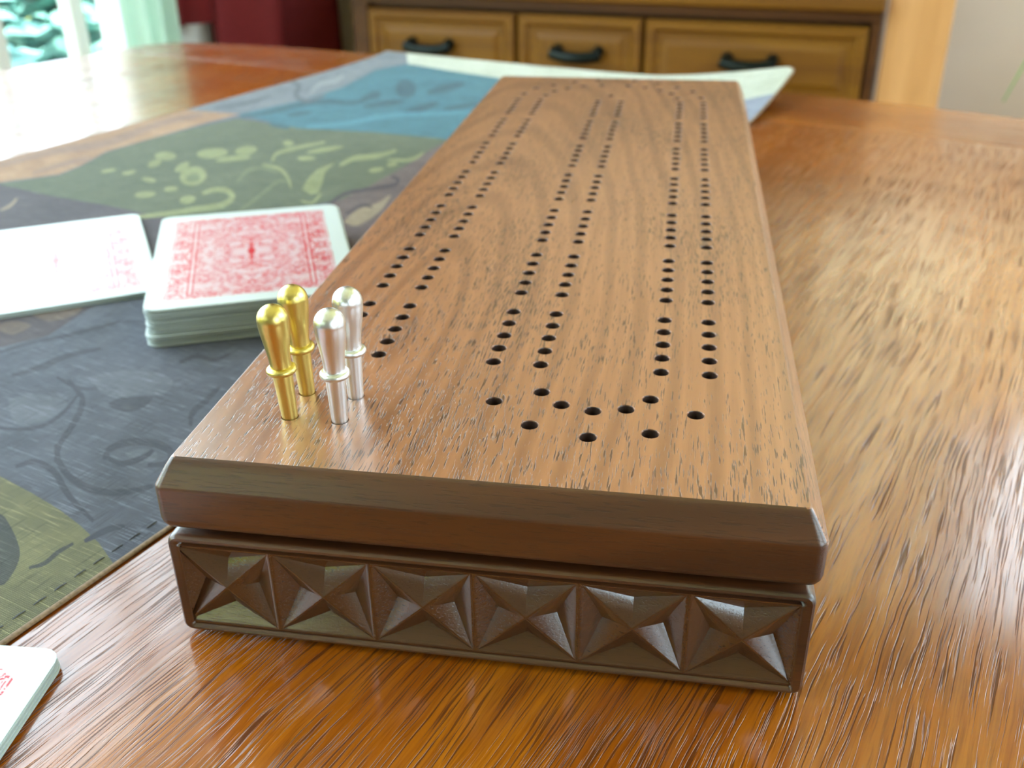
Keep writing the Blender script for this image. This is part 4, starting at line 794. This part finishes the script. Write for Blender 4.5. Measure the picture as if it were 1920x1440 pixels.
('slated',((-24.55,0.77),(-24.44,1.1),(-24.34,1.42),(-24.23,1.76),(-24.08,2.1),(-23.89,2.43),(-23.65,2.77),(-23.4,3.13),(-23.17,3.56),(-22.96,4.07),(-22.75,4.65),(-22.55,5.27),(-22.35,5.89),(-22.6,6.07),(-22.86,5.49),(-23.11,4.9),(-23.35,4.34),(-23.58,3.85),(-23.83,3.43),(-24.08,3.07),(-24.32,2.72),(-24.5,2.37),(-24.62,2.0),(-24.69,1.64),(-24.74,1.27),(-24.79,0.91))),
('slatel',((-18.96,1.01),(-18.73,1.41),(-18.5,1.82),(-18.19,2.17),(-17.72,2.44),(-17.18,2.66),(-16.65,2.77),(-16.17,2.78),(-15.7,2.7),(-15.33,2.53),(-15.05,2.26),(-14.86,1.9),(-14.82,1.59),(-14.98,1.36),(-15.3,1.16),(-15.64,0.95),(-15.95,0.67),(-16.29,0.39),(-16.75,0.26),(-17.39,0.4),(-18.16,0.7))),
('slatel',((-20.35,-1.96),(-20.2,-1.64),(-20.04,-1.31),(-19.77,-1.06),(-19.32,-0.92),(-18.76,-0.86),(-18.3,-0.86),(-17.98,-0.92),(-17.75,-1.03),(-17.58,-1.25),(-17.45,-1.6),(-17.37,-2.05),(-17.4,-2.44),(-17.55,-2.8),(-17.8,-3.12),(-18.19,-3.22),(-18.79,-2.96),(-19.56,-2.47))),
('slatel',((-12.5,-2.7),(-12.44,-2.5),(-12.37,-2.31),(-12.25,-2.16),(-12.04,-2.06),(-11.78,-2.01),(-11.55,-2.02),(-11.36,-2.11),(-11.19,-2.26),(-11.12,-2.43),(-11.19,-2.63),(-11.35,-2.85),(-11.56,-2.98),(-11.83,-2.95),(-12.17,-2.82))),
('brownh',((-27.34,4.48),(-27.12,4.89),(-26.9,5.31),(-26.65,5.67),(-26.37,6.02),(-26.07,6.31),(-25.79,6.41),(-25.51,6.19),(-25.25,5.79),(-25.13,5.38),(-25.17,4.97),(-25.35,4.56),(-25.65,4.29),(-26.12,4.26),(-26.73,4.37))),
('brownh',((-27.53,2.52),(-27.49,2.84),(-27.45,3.18),(-27.29,3.43),(-26.9,3.58),(-26.4,3.65),(-26.02,3.57),(-25.83,3.22),(-25.76,2.72),(-25.88,2.37),(-26.29,2.32),(-26.91,2.42))),
('slated',((-15.5,-3.48),(-15.23,-3.71),(-14.95,-3.94),(-14.64,-4.17),(-14.29,-4.39),(-13.92,-4.59),(-13.52,-4.77),(-13.11,-4.93),(-12.71,-5.05),(-12.33,-5.13),(-11.95,-5.18),(-11.59,-5.2),(-11.26,-5.17),(-10.96,-5.11),(-10.69,-5.0),(-10.44,-4.87),(-10.23,-4.71),(-10.06,-4.53),(-9.93,-4.31),(-9.81,-4.08),(-9.69,-3.85),(-9.93,-3.68),(-10.09,-3.88),(-10.23,-4.09),(-10.39,-4.28),(-10.57,-4.44),(-10.79,-4.57),(-11.03,-4.68),(-11.3,-4.77),(-11.58,-4.82),(-11.88,-4.83),(-12.21,-4.82),(-12.55,-4.77),(-12.88,-4.7),(-13.22,-4.61),(-13.57,-4.48),(-13.92,-4.33),(-14.24,-4.17),(-14.52,-4.01),(-14.79,-3.82),(-15.07,-3.61),(-15.38,-3.39))),
('slated',((-15.26,-5.4),(-15.17,-5.24),(-15.1,-5.07),(-15.01,-4.94),(-14.87,-4.86),(-14.64,-4.85),(-14.34,-4.89),(-14.01,-4.95),(-13.7,-5.03),(-13.42,-5.14),(-13.13,-5.28),(-12.81,-5.44),(-12.49,-5.59),(-12.2,-5.71),(-11.93,-5.82),(-11.65,-5.92),(-11.35,-6.02),(-11.01,-6.12),(-10.64,-6.22),(-10.28,-6.32),(-9.92,-6.42),(-9.97,-6.27),(-10.34,-6.15),(-10.71,-6.03),(-11.08,-5.9),(-11.41,-5.79),(-11.71,-5.67),(-11.97,-5.57),(-12.23,-5.46),(-12.5,-5.34),(-12.79,-5.2),(-13.11,-5.04),(-13.46,-4.87),(-13.82,-4.74),(-14.18,-4.64),(-14.56,-4.58),(-14.9,-4.55),(-15.19,-4.59),(-15.36,-4.71),(-15.43,-4.89),(-15.47,-5.08),(-15.51,-5.26))),
('slated',((-13.15,-3.15),(-12.85,-3.26),(-12.54,-3.38),(-12.23,-3.47),(-11.94,-3.48),(-11.75,-3.35),(-11.61,-3.15),(-11.51,-2.92),(-11.46,-2.72),(-11.44,-2.54),(-11.48,-2.36),(-11.54,-2.2),(-11.59,-2.04),(-11.82,-1.94),(-11.82,-2.08),(-11.81,-2.22),(-11.81,-2.34),(-11.84,-2.48),(-11.91,-2.67),(-12.0,-2.88),(-12.12,-3.07),(-12.25,-3.17),(-12.41,-3.18),(-12.65,-3.13),(-12.93,-3.05),(-13.22,-2.98))),
('slated',((-9.18,-7.33),(-9.11,-7.14),(-9.05,-6.95),(-9.0,-6.76),(-8.95,-6.59),(-8.89,-6.45),(-8.82,-6.34),(-8.75,-6.22),(-8.7,-6.08),(-8.89,-5.95),(-9.01,-6.03),(-9.12,-6.12),(-9.23,-6.23),(-9.31,-6.38),(-9.35,-6.57),(-9.38,-6.78),(-9.38,-7.01),(-9.38,-7.23))),
('olived',((-13.48,-7.66),(-13.32,-7.63),(-13.15,-7.6),(-12.9,-7.64),(-12.49,-7.8),(-11.99,-8.01),(-11.54,-8.22),(-11.18,-8.41),(-10.85,-8.59),(-10.56,-8.8),(-10.31,-9.03),(-10.11,-9.27),(-9.94,-9.51),(-9.78,-9.78),(-9.67,-10.04),(-9.73,-10.15),(-10.06,-10.04),(-10.59,-9.77),(-11.19,-9.41),(-11.87,-8.92),(-12.66,-8.3))),
('olived',((-9.64,-9.16),(-9.55,-9.07),(-9.46,-8.99),(-9.39,-8.89),(-9.34,-8.77),(-9.34,-8.63),(-9.38,-8.47),(-9.42,-8.31),(-9.45,-8.16),(-9.45,-8.02),(-9.45,-7.87),(-9.44,-7.73),(-9.44,-7.57),(-9.58,-7.51),(-9.61,-7.65),(-9.64,-7.78),(-9.67,-7.93),(-9.68,-8.08),(-9.65,-8.24),(-9.61,-8.4),(-9.57,-8.55),(-9.56,-8.68),(-9.59,-8.78),(-9.64,-8.88),(-9.71,-8.98),(-9.76,-9.08))),
('tan',((-43.35,14.61),(-43.37,14.85),(-43.41,15.09),(-43.48,15.35),(-43.61,15.64),(-43.83,15.96),(-44.1,16.28),(-44.39,16.6),(-44.69,16.93),(-44.95,17.03),(-44.73,16.74),(-44.5,16.45),(-44.29,16.17),(-44.12,15.9),(-43.98,15.63),(-43.87,15.36),(-43.77,15.07),(-43.63,14.78))),
]
# ------------------------------------------------------------------ tapestry runner on the table
RT = .10                                          # cloth thickness in units
def inpoly(p, P):
    x, y = p; c = False; j = len(P) - 1
    for i in range(len(P)):
        xi, yi = P[i]; xj, yj = P[j]
        if (yi > y) != (yj > y) and x < (xj - xi) * (y - yi) / (yj - yi) + xi: c = not c
        j = i
    return c
RV0, RV1, RU0, RU1 = -54.4, -7.45, -92.0, 73.2
def curl(v, u):
    d = math.hypot(v - RV1, u - RU1)
    s = max(0.0, 1 - d / 17.0)
    z = 2.55 * s ** 1.5 + .35 * max(0.0, (u - (RU1 - 9)) / 9) ** 2 * (1 - s)
    d2 = math.hypot(v - RV0, u - RU1); s2 = max(0.0, 1 - d2 / 20)
    return z + .10 * s2 ** 2
def runner():
    rt = thing('table_runner', 'tapestry table runner of coloured patches with one curled corner, under the cards', 'runner', (0, 0, TZ), TAB_ROT)
    verts, edges, polys = [], [], []
    def add_loop(P):
        b = len(verts)
        for p in P: verts.append(Vector(p))
        n = len(P)
        for i in range(n): edges.append((b + i, b + (i + 1) % n))
    ring = []
    NU, NV = 84, 24
    CR = 1.7                                     # the curled corner is rounded off
    for k in range(NU): ring.append((RV1, RU0 + (RU1 - CR - RU0) * k / NU))
    for k in range(8): ring.append((RV1 - CR + CR * math.cos(R(90 * k / 8)), RU1 - CR + CR * math.sin(R(90 * k / 8))))
    for k in range(NV): ring.append((RV1 - CR + (RV0 - RV1 + CR) * k / NV, RU1))
    for k in range(NU): ring.append((RV0, RU1 + (RU0 - RU1) * k / NU))
    for k in range(NV): ring.append((RV0 + (RV1 - RV0) * k / NV, RU0))
    add_loop(ring)
    P2 = []
    e = .03
    for m, P in RUNNER_PATCHES:
        Q = [(min(max(v, RV0 + e), RV1 - e), min(max(u, RU0 + e), RU1 - e)) for v, u in P]
        Q2 = [q for i, q in enumerate(Q) if math.dist(q, Q[i - 1]) > .02]
        if len(Q2) > 2: P2.append((m, Q2)); add_loop(Q2)
    for i in range(24):
        for j in range(60):
            v, u = RV0 + (RV1 - RV0) * (i + .5) / 24, -40 + (RU1 + 39.4) * (j + .5) / 60
            verts.append(Vector((v, u)))
    vo, eo, fo, _, _, _ = delaunay_2d_cdt(verts, edges, [], 0, 1e-4)
    names = ['slate'] + sorted({m for m, _ in P2})
    tri, mi = [], []
    bb = [(min(p[0] for p in P), max(p[0] for p in P), min(p[1] for p in P), max(p[1] for p in P)) for _, P in P2]
    for f in fo:
        c = (sum(vo[i].x for i in f) / len(f), sum(vo[i].y for i in f) / len(f))
        if not (RV0 < c[0] < RV1 and RU0 < c[1] < RU1): continue
        if c[0] > RV1 - CR and c[1] > RU1 - CR and math.hypot(c[0] - RV1 + CR, c[1] - RU1 + CR) > CR: continue
        m = 'slate'
        for (mm, P), b in zip(P2, bb):
            if b[0] <= c[0] <= b[1] and b[2] <= c[1] <= b[3] and inpoly(c, P): m = mm
        tri.append(tuple(f)); mi.append(names.index(m))
    V = [(p.x * U, p.y * U, (RT + .005 + curl(p.x, p.y)) * U) for p in vo]
    o = mesh_obj('woven_face', V, tri, None, rt, 180, mats=[M['f_' + n] for n in names], mi=mi)
    # backing: same outline, coarse
    bv, bf = [], []
    nu, nv = 110, 40
    for i in range(nu + 1):
        for j in range(nv + 1):
            v, u = RV0 + (RV1 - RV0) * j / nv, RU0 + (RU1 - RU0) * i / nu
            bv.append((v * U, u * U, (.012 + curl(v, u)) * U))
    for i in range(nu):
        for j in range(nv):
            if i >= nu - 1 and j >= nv - 2: continue
            a = i * (nv + 1) + j; bf.append((a, a + nv + 1, a + nv + 2, a + 1))
    mesh_obj('backing', bv, bf, M['f_back'], rt, 180)
    # corded edge all round
    pts = []
    def seg(a, b, n):
        for k in range(n): s = k / n; pts.append((a[0] + (b[0] - a[0]) * s, a[1] + (b[1] - a[1]) * s))
    o_ = .05
    seg((RV1 + o_, RU0), (RV1 + o_, RU1 - CR), 120)
    for k in range(9): pts.append((RV1 - CR + (CR + o_) * math.cos(R(10 * k)), RU1 - CR + (CR + o_) * math.sin(R(10 * k))))
    seg((RV1 - CR, RU1 + o_), (RV0 - o_, RU1 + o_), 40); seg((RV0 - o_, RU1 + o_), (RV0 - o_, RU0), 90); pts.append((RV0 - o_, RU0))
    def rise(v, u): return curl(min(max(v, RV0), RV1), min(u, RU1))
    bm = bmesh.new(); tube(bm, [(v * U, u * U, (.072 + rise(v, u)) * U) for v, u in pts], .12 * U, .052 * U, 10)
    bm_obj('piping', bm, M['piping'], rt, 60)
    # running stitches inside the near long edge
    bm = bmesh.new(); u = -20.0
    while u < 4:
        tube(bm, [((RV1 - .55) * U, u * U, (RT + .012) * U), ((RV1 - .56) * U, (u + .22) * U, (RT + .03) * U), ((RV1 - .55) * U, (u + .44) * U, (RT + .012) * U)], .02 * U, n=5)
        u += .75
    st_ = bm_obj('stitching', bm, M['stitch'], rt, 60); st_['kind'] = 'stuff'
runner()

# ------------------------------------------------------------------ the peg board box
BZ = TZ + .10 * U + .0002           # underside of the box lies on the runner
BH = 5.8134
def bz(z): return (z + BH) * U
bx = thing('cribbage_box', 'long dark walnut box with drilled peg board lid and carved star front', 'box', (0, 0, BZ), BOX_ROT)
LX0, LX1, LY0, LY1 = -5.99, 11.855, -7.36, 46.79
def lid():
    L = []
    def lp(ins, z, r): return [(x * U, y * U, bz(z)) for x, y in rrect(LX0 + ins, LX1 - ins, LY0 + ins, LY1 - ins, max(.05, r), 5)]
    prof = [(.51, 0), (.47, -.022), (.42, -.075), (.30, -.25), (.035, -.715), (.008, -.775), (0, -.84), (0, -1.78), (.03, -1.93), (.10, -2.06), (.20, -2.13), (.32, -2.1532)]
    for ins, z in prof: L.append(lp(ins, z, .30 - ins * .35))
    bm = bmesh.new()
    loops = loft(bm, L, cap0=False, cap1=True)
    top = loops[0]
    holes = HOLES
    verts = [Vector((v.co.x, v.co.y)) for v in top]; n0 = len(top)
    edges = [(i, (i + 1) % n0) for i in range(n0)]
    NS = 18; r1, r2 = .262 * U, .238 * U
    for hx, hy in holes:
        b = len(verts)
        for k in range(NS):
            a = 2 * math.pi * k / NS; verts.append(Vector((hx * U + r1 * math.cos(a), hy * U + r1 * math.sin(a))))
        edges += [(b + k, b + (k + 1) % NS) for k in range(NS)]
    vo, eo, fo, ov, _, _ = delaunay_2d_cdt(verts, edges, [], 1, 1e-7)
    zt = bz(0)
    mp = {}
    for i, v in enumerate(vo):
        if ov[i] and ov[i][0] < n0: mp[i] = top[ov[i][0]]
        else: mp[i] = bm.verts.new((v.x, v.y, zt))
    hs = {}
    for hx, hy in holes: hs.setdefault((int(hx // 1), int(hy // 1)), []).append((hx * U, hy * U))
    for f in fo:
        cx, cy = sum(vo[i].x for i in f) / len(f), sum(vo[i].y for i in f) / len(f)
        gx, gy = int((cx / U) // 1), int((cy / U) // 1); inside = False
        for dx in (-1, 0, 1):
            for dy in (-1, 0, 1):
                for q in hs.get((gx + dx, gy + dy), ()):
                    if (q[0] - cx) ** 2 + (q[1] - cy) ** 2 < (r1 * .96) ** 2: inside = True
        if inside: continue
        try: bm.faces.new([mp[i] for i in f])
        except ValueError: pass
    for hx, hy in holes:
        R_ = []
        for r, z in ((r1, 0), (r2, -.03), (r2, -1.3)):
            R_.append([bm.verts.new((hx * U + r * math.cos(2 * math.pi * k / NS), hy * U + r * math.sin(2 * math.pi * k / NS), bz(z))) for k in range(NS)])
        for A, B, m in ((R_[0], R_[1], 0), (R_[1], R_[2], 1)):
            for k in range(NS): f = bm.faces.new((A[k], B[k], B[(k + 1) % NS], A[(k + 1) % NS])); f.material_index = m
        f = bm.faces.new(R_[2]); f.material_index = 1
    bmesh.ops.remove_doubles(bm, verts=bm.verts, dist=1e-6)
    # end-grain material, shade put into its tone, on the two short end faces
    bm.normal_update()
    bmesh.ops.recalc_face_normals(bm, faces=bm.faces)
    for f in bm.faces:
        if f.material_index == 0 and abs(f.normal.y) > .45 and abs(f.normal.z) < .95: f.material_index = 2
    bm.normal_update()
    for e in bm.edges:
        if len(e.link_faces) == 2 and (e.link_faces[0].normal.z > .98) != (e.link_faces[1].normal.z > .98): e.smooth = False
    me = bpy.data.meshes.new('lid'); bm.to_mesh(me); bm.free()
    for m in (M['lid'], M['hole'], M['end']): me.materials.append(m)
    for pl in me.polygons: pl.use_smooth = abs(pl.normal.z) < .98
    o = bpy.data.objects.new('lid', me); COL.objects.link(o); o.parent = bx; weighted(o)
    return o
# hole pattern: three double lanes of seven groups of five, two curves, start and finish
LANES = (-3.14, -1.639, 2.154, 3.671, 7.459, 8.954)
PEGS = ((-3.06, -4.32), (-3.06, -2.84), (-1.55, -4.34), (-1.53, -2.86))
HOLES = [(lx, k + (k // 5) * .7657) for lx in LANES for k in range(35)]
HOLES += [(5.58 + dx, y) for dx, y in ((-1.63, -1.82), (-.95, -2.52), (0, -2.76), (.95, -2.52), (1.63, -1.82), (-2.95, -2.58), (-1.70, -3.82), (0, -4.26), (1.70, -3.82), (2.95, -2.58))]
HOLES += [(2.907 + s * dx, y) for s in (-1, 1) for dx, y in ((5.90, 40.3), (5.36, 42.2), (4.28, 43.4), (2.96, 44.7), (1.28, 45.35), (4.36, 40.0), (3.98, 41.4), (3.18, 42.4), (2.15, 43.25), (.93, 43.65))]
HOLES += [(2.91, 40.28)] + list(PEGS)
lid()

# body: case, moulded front rails and six carved stars
X0, X1 = -5.912, 11.774
FY, BY = -7.283, 46.7
ZT_, ZB_ = -2.3845, -BH
SB = [-5.80, -2.935, -.06, 2.81, 5.70, 8.60, 11.50]     # star borders
SZ0, SZ1 = -5.50, -2.74
def body():
    bm = bmesh.new()
    # case behind the carved strip
    L = []
    for ins, y in ((0, FY + .62), (0, BY - .2), (.2, BY)):
        L.append([(x * U, y * U, bz(z)) for x, z in rrect(X0 + ins, X1 - ins, ZB_ + ins, ZT_ - ins, .28, 5)])
    loft(bm, L)
    # liner strip that keeps lid and body apart
    box(bm, (X0 + .7) * U, (X1 - .7) * U, (FY + .9) * U, (BY - .9) * U, bz(ZT_) - .0004, bz(-2.155), 0)
    def rail(prof, x0, x1):
        """prof: closed (y,z) section run along x"""
        A = [bm.verts.new((x0 * U, y * U, bz(z))) for y, z in prof]; B = [bm.verts.new((x1 * U, y * U, bz(z))) for y, z in prof]
        n = len(prof)
        for k in range(n): bm.faces.new((A[k], A[(k + 1) % n], B[(k + 1) % n], B[k]))
        bm.faces.new(A[::-1]); bm.faces.new(B)
    yb = FY + .63
    # front picture-frame: outer rounded outline, inner opening, bead on top and bottom
    n = 5
    def fr(ins, plain_y, bead_y, r):
        pts = rrect(X0 + ins, X1 - ins, ZB_ + ins, ZT_ - ins, r, n); out = []
        for i, (x, z) in enumerate(pts):
            k = i % (n + 1); cnr = i // (n + 1)
            a = (-90, 0, 90, 180)[cnr] + 90 * k / n
            w = abs(math.sin(R(a))) ** 2                      # bead only along the top and bottom rails
            out.append((x * U, (FY + plain_y * (1 - w) + bead_y * w) * U, bz(z)))
        return out
    outer = [fr(0, .63, .63, .28), fr(0, .12, .16, .28), fr(.03, .04, .07, .26), fr(.09, .0, .005, .22), fr(.16, .0, -.01, .18), fr(.22, .0, .03, .15), fr(.26, .0, .10, .12), fr(.285, .0, .16, .10), fr(.32, .01, .15, .08), fr(.35, .03, .06, .05)]
    ob = [[bm.verts.new(p) for p in lp] for lp in outer]
    for A, B in zip(ob, ob[1:]):
        m = len(A)
        for j in range(m): bm.faces.new((A[j], A[(j + 1) % m], B[(j + 1) % m], B[j]))
    # flat backing strip between bead and stars
    q = outer[-1]; inner = []
    xa, xb = SB[0] + .005, SB[-1] - .005
    ins_ = [(xa * U, (FY + .06) * U, bz(SZ0)), (xb * U, (FY + .06) * U, bz(SZ0)), (xb * U, (FY + .06) * U, bz(SZ1)), (xa * U, (FY + .06) * U, bz(SZ1))]
    m = n + 1
    last = ob[-1]
    # rrect order: lower right, upper right, upper left, lower left
    iv = [bm.verts.new(ins_[1]), bm.verts.new(ins_[2]), bm.verts.new(ins_[3]), bm.verts.new(ins_[0])]
    for c in range(4):
        seg = last[c * m:(c + 1) * m]
        for j in range(n): bm.faces.new((seg[j], seg[j + 1], iv[c]))
        nx = last[((c + 1) % 4) * m]
        bm.faces.new((seg[-1], nx, iv[(c + 1) % 4], iv[c]))
    # small lip at the long side bottoms
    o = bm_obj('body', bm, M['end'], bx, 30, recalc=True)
    return o
bod = body()
def star_mesh():
    """chip-carved four-pointed star, one unit wide, x from 0 to 1 unit: ridges on the diagonals, deep notches between them"""
    w, hgt = 2.875, SZ1 - SZ0
    cx, cz = w / 2, hgt / 2
    mg = .07
    bm = bmesh.new()
    C = bm.verts.new((cx, .0, cz))
    cor = [bm.verts.new((x, .02, z)) for x, z in ((mg, mg * .8), (w - mg, mg * .8), (w - mg, hgt - mg * .8), (mg, hgt - mg * .8))]
    out = [bm.verts.new((x, .0, z)) for x, z in ((0, 0), (w, 0), (w, hgt), (0, hgt))]
    k = .57; D = .40
    notch = [bm.verts.new(p) for p in ((cx, D, cz - cz * k), (cx + cx * k, D, cz), (cx, D, cz + cz * k), (cx - cx * k, D, cz))]
    for i in range(4):
        j = (i + 1) % 4
        bm.faces.new((cor[i], cor[j], notch[i]))
        bm.faces.new((C, cor[i], notch[i])); bm.faces.new((C, notch[i], cor[j]))
        bm.faces.new((out[i], out[j], cor[j], cor[i]))
    ridge = [e for e in bm.edges if (C in e.verts and (e.other_vert(C) in cor)) or (e.verts[0] in cor and e.verts[1] in cor)]
    back = [bm.verts.new((v.co.x, .56, v.co.z)) for v in out]
    for i in range(4):
        j = (i + 1) % 4; bm.faces.new((out[j], out[i], back[i], back[j]))
    bm.faces.new(back)
    bmesh.ops.bevel(bm, geom=ridge, offset=.045, segments=2, affect='EDGES', profile=.5)
    for v in bm.verts: v.co *= U
    bmesh.ops.recalc_face_normals(bm, faces=bm.faces)
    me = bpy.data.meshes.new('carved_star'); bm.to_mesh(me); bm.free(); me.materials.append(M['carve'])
    me.shade_smooth(); me.set_sharp_from_angle(angle=R(22))
    return me
sm_ = star_mesh()
for i in range(6):
    o = bpy.data.objects.new('carved_star', sm_); COL.objects.link(o); o.parent = bod; weighted(o)
    w = (SB[i + 1] - SB[i]) / 2.875
    o.location = (SB[i] * U, (FY + .06) * U, bz(SZ0)); o.scale = (w * .999, 1, .998)

# ------------------------------------------------------------------ turned pegs
def arc(cx, cz, rx, rz, a0, a1, n): return [(cx + rx * math.cos(R(a0 + (a1 - a0) * k / n)), cz + rz * math.sin(R(a0 + (a1 - a0) * k / n))) for k in range(n + 1)]
PH = 3.52
def peg_profiles():
    zc = PH * .435
    stem = [(0, -.55), (.215, -.55), (.222, -.50), (.232, 0), (.285, zc - .10)]
    col = [(.283, zc - .105)] + arc(.32, zc, .115, .105, -80, 80, 10) + [(.300, zc + .115)]
    hz = zc + .11
    neck = [(.298, hz)]
    zs = PH - .455
    for k in range(1, 15):
        s = k / 14; neck.append((.298 + .142 * (s * s * (3 - 2 * s)) ** 1.05, hz + (zs - hz) * s))
    cap = [(.440 * math.cos(a), zs + .012 + (PH - zs - .012) * math.sin(a)) for a in [R(90 * k / 12) for k in range(13)]]
    cap[0] = (.443, zs + .012)
    return stem, col, neck + cap
def make_peg(name, mat, label, pos, lean, group):
    t = thing(name, label, 'peg', group=group)
    bxm = Matrix.Translation((0, 0, BZ)) @ Matrix.Rotation(BOX_ROT, 4, 'Z')
    t.location = bxm @ Vector((pos[0] * U, pos[1] * U, bz(0)))
    t.rotation_euler = (R(lean[0]), R(lean[1]), BOX_ROT + R(lean[2]))
    for nm, pr in zip(('stem', 'collar', 'head'), peg_profiles()):
        bm = bmesh.new(); lathe(bm, [(r * U, z * U) for r, z in pr], 44)
        bm_obj(nm, bm, mat, t, 38)
    return t
make_peg('peg', M['brass'], 'brass peg at front left of the four metal pegs', PEGS[0], (.5, -2.4, 0), 'metal pegs in the board')
make_peg('peg', M['brass'], 'brass peg standing behind the other brass peg', PEGS[1], (0, -2.0, 40), 'metal pegs in the board')
make_peg('peg', M['alu'], 'silver peg at front right of the four metal pegs', PEGS[2], (.4, -1.0, 80), 'metal pegs in the board')
make_peg('peg', M['alu'], 'silver peg standing behind the other silver peg', PEGS[3], (0, .2, 10), 'metal pegs in the board')

# ------------------------------------------------------------------ playing cards
CT = .000268
def card_mesh():
    bm = bmesh.new()
    L = []
    for ins, z in ((0, 0), (0, CT)):
        L.append([(x, y, z) for x, y in rrect(-.0315 + ins, .0315 - ins, -.044 + ins, .044 - ins, .0035, 4)])
    loft(bm, L)
    bmesh.ops.recalc_face_normals(bm, faces=bm.faces)
    for f in bm.faces: f.material_index = 1 if f.normal.z > .9 else 0
    me = bpy.data.meshes.new('playing_card'); bm.to_mesh(me); bm.free()
    me.materials.append(M['card_edge']); me.materials.append(M['card_back'])
    return me
cme = card_mesh()
def box_pt(x, y): return Matrix.Rotation(BOX_ROT, 3, 'Z') @ Vector((x * U, y * U, 0))
def card(p, z, rot, label, group, tilt=(0, 0)):
    o = bpy.data.objects.new('playing_card', cme); COL.objects.link(o)
    o.location = (p.x, p.y, z); o.rotation_euler = (tilt[0], tilt[1], rot)
    return tag(o, label, 'playing card', group)
rnd = random.Random(11)
z = TZ + (RT + .012) * U
c0 = box_pt(-14.27, 18.95); NDK = 43
for k in range(NDK):
    low = k < 13
    jx, jy, jr = rnd.gauss(0, .00022), rnd.gauss(0, .00022), rnd.gauss(0, .25)
    if low: jx -= .0006; jy -= .0006; jr += .6
    top = k == NDK - 1
    card(c0 + Vector((jx, jy, 0)), z, BOX_ROT + R(22.6 + jr),
         'red backed playing card lying on top of the thick deck' if top else 'lowest playing card of the thick deck, lying flat on the runner' if k == 0 else 'white edged playing card in the slightly shifted lower third of the thick deck' if low else 'white edged playing card in the upper part of the thick deck, under its top card', 'cards of the thick deck')
    z += CT + .000006
z = TZ + (RT + .012) * U
c1 = box_pt(-26.55, 20.05)
for k in range(6):
    top = k == 5
    card(c1 + Vector((rnd.gauss(0, .0003), rnd.gauss(0, .0003), 0)), z, BOX_ROT + R(32.4 + rnd.gauss(0, .3)),
         'glare whitened playing card on top of the small pile left of the deck' if top else 'lowest playing card of the small pile left of the deck' if k == 0 else 'playing card in the middle of the small pile left of the deck', 'cards of the small pile left of the deck')
    z += CT + .000006
tl = R(1.1)
c2 = box_pt(-13.15, -16.25)
for k in range(6):
    top = k == 5
    card(c2 + Vector((rnd.gauss(0, .0002), rnd.gauss(0, .0002), 0)), TZ + .00135 + k * (CT + .000006), BOX_ROT + R(4.5 + rnd.gauss(0, .2)),
         'red backed playing card on top of the pile in the lower left corner' if top else 'lowest playing card of the pile in the lower left corner' if k == 0 else 'playing card in the middle of the lower left corner pile', 'cards of the lower left corner pile', (0, tl))
bpy.context.view_layer.update()
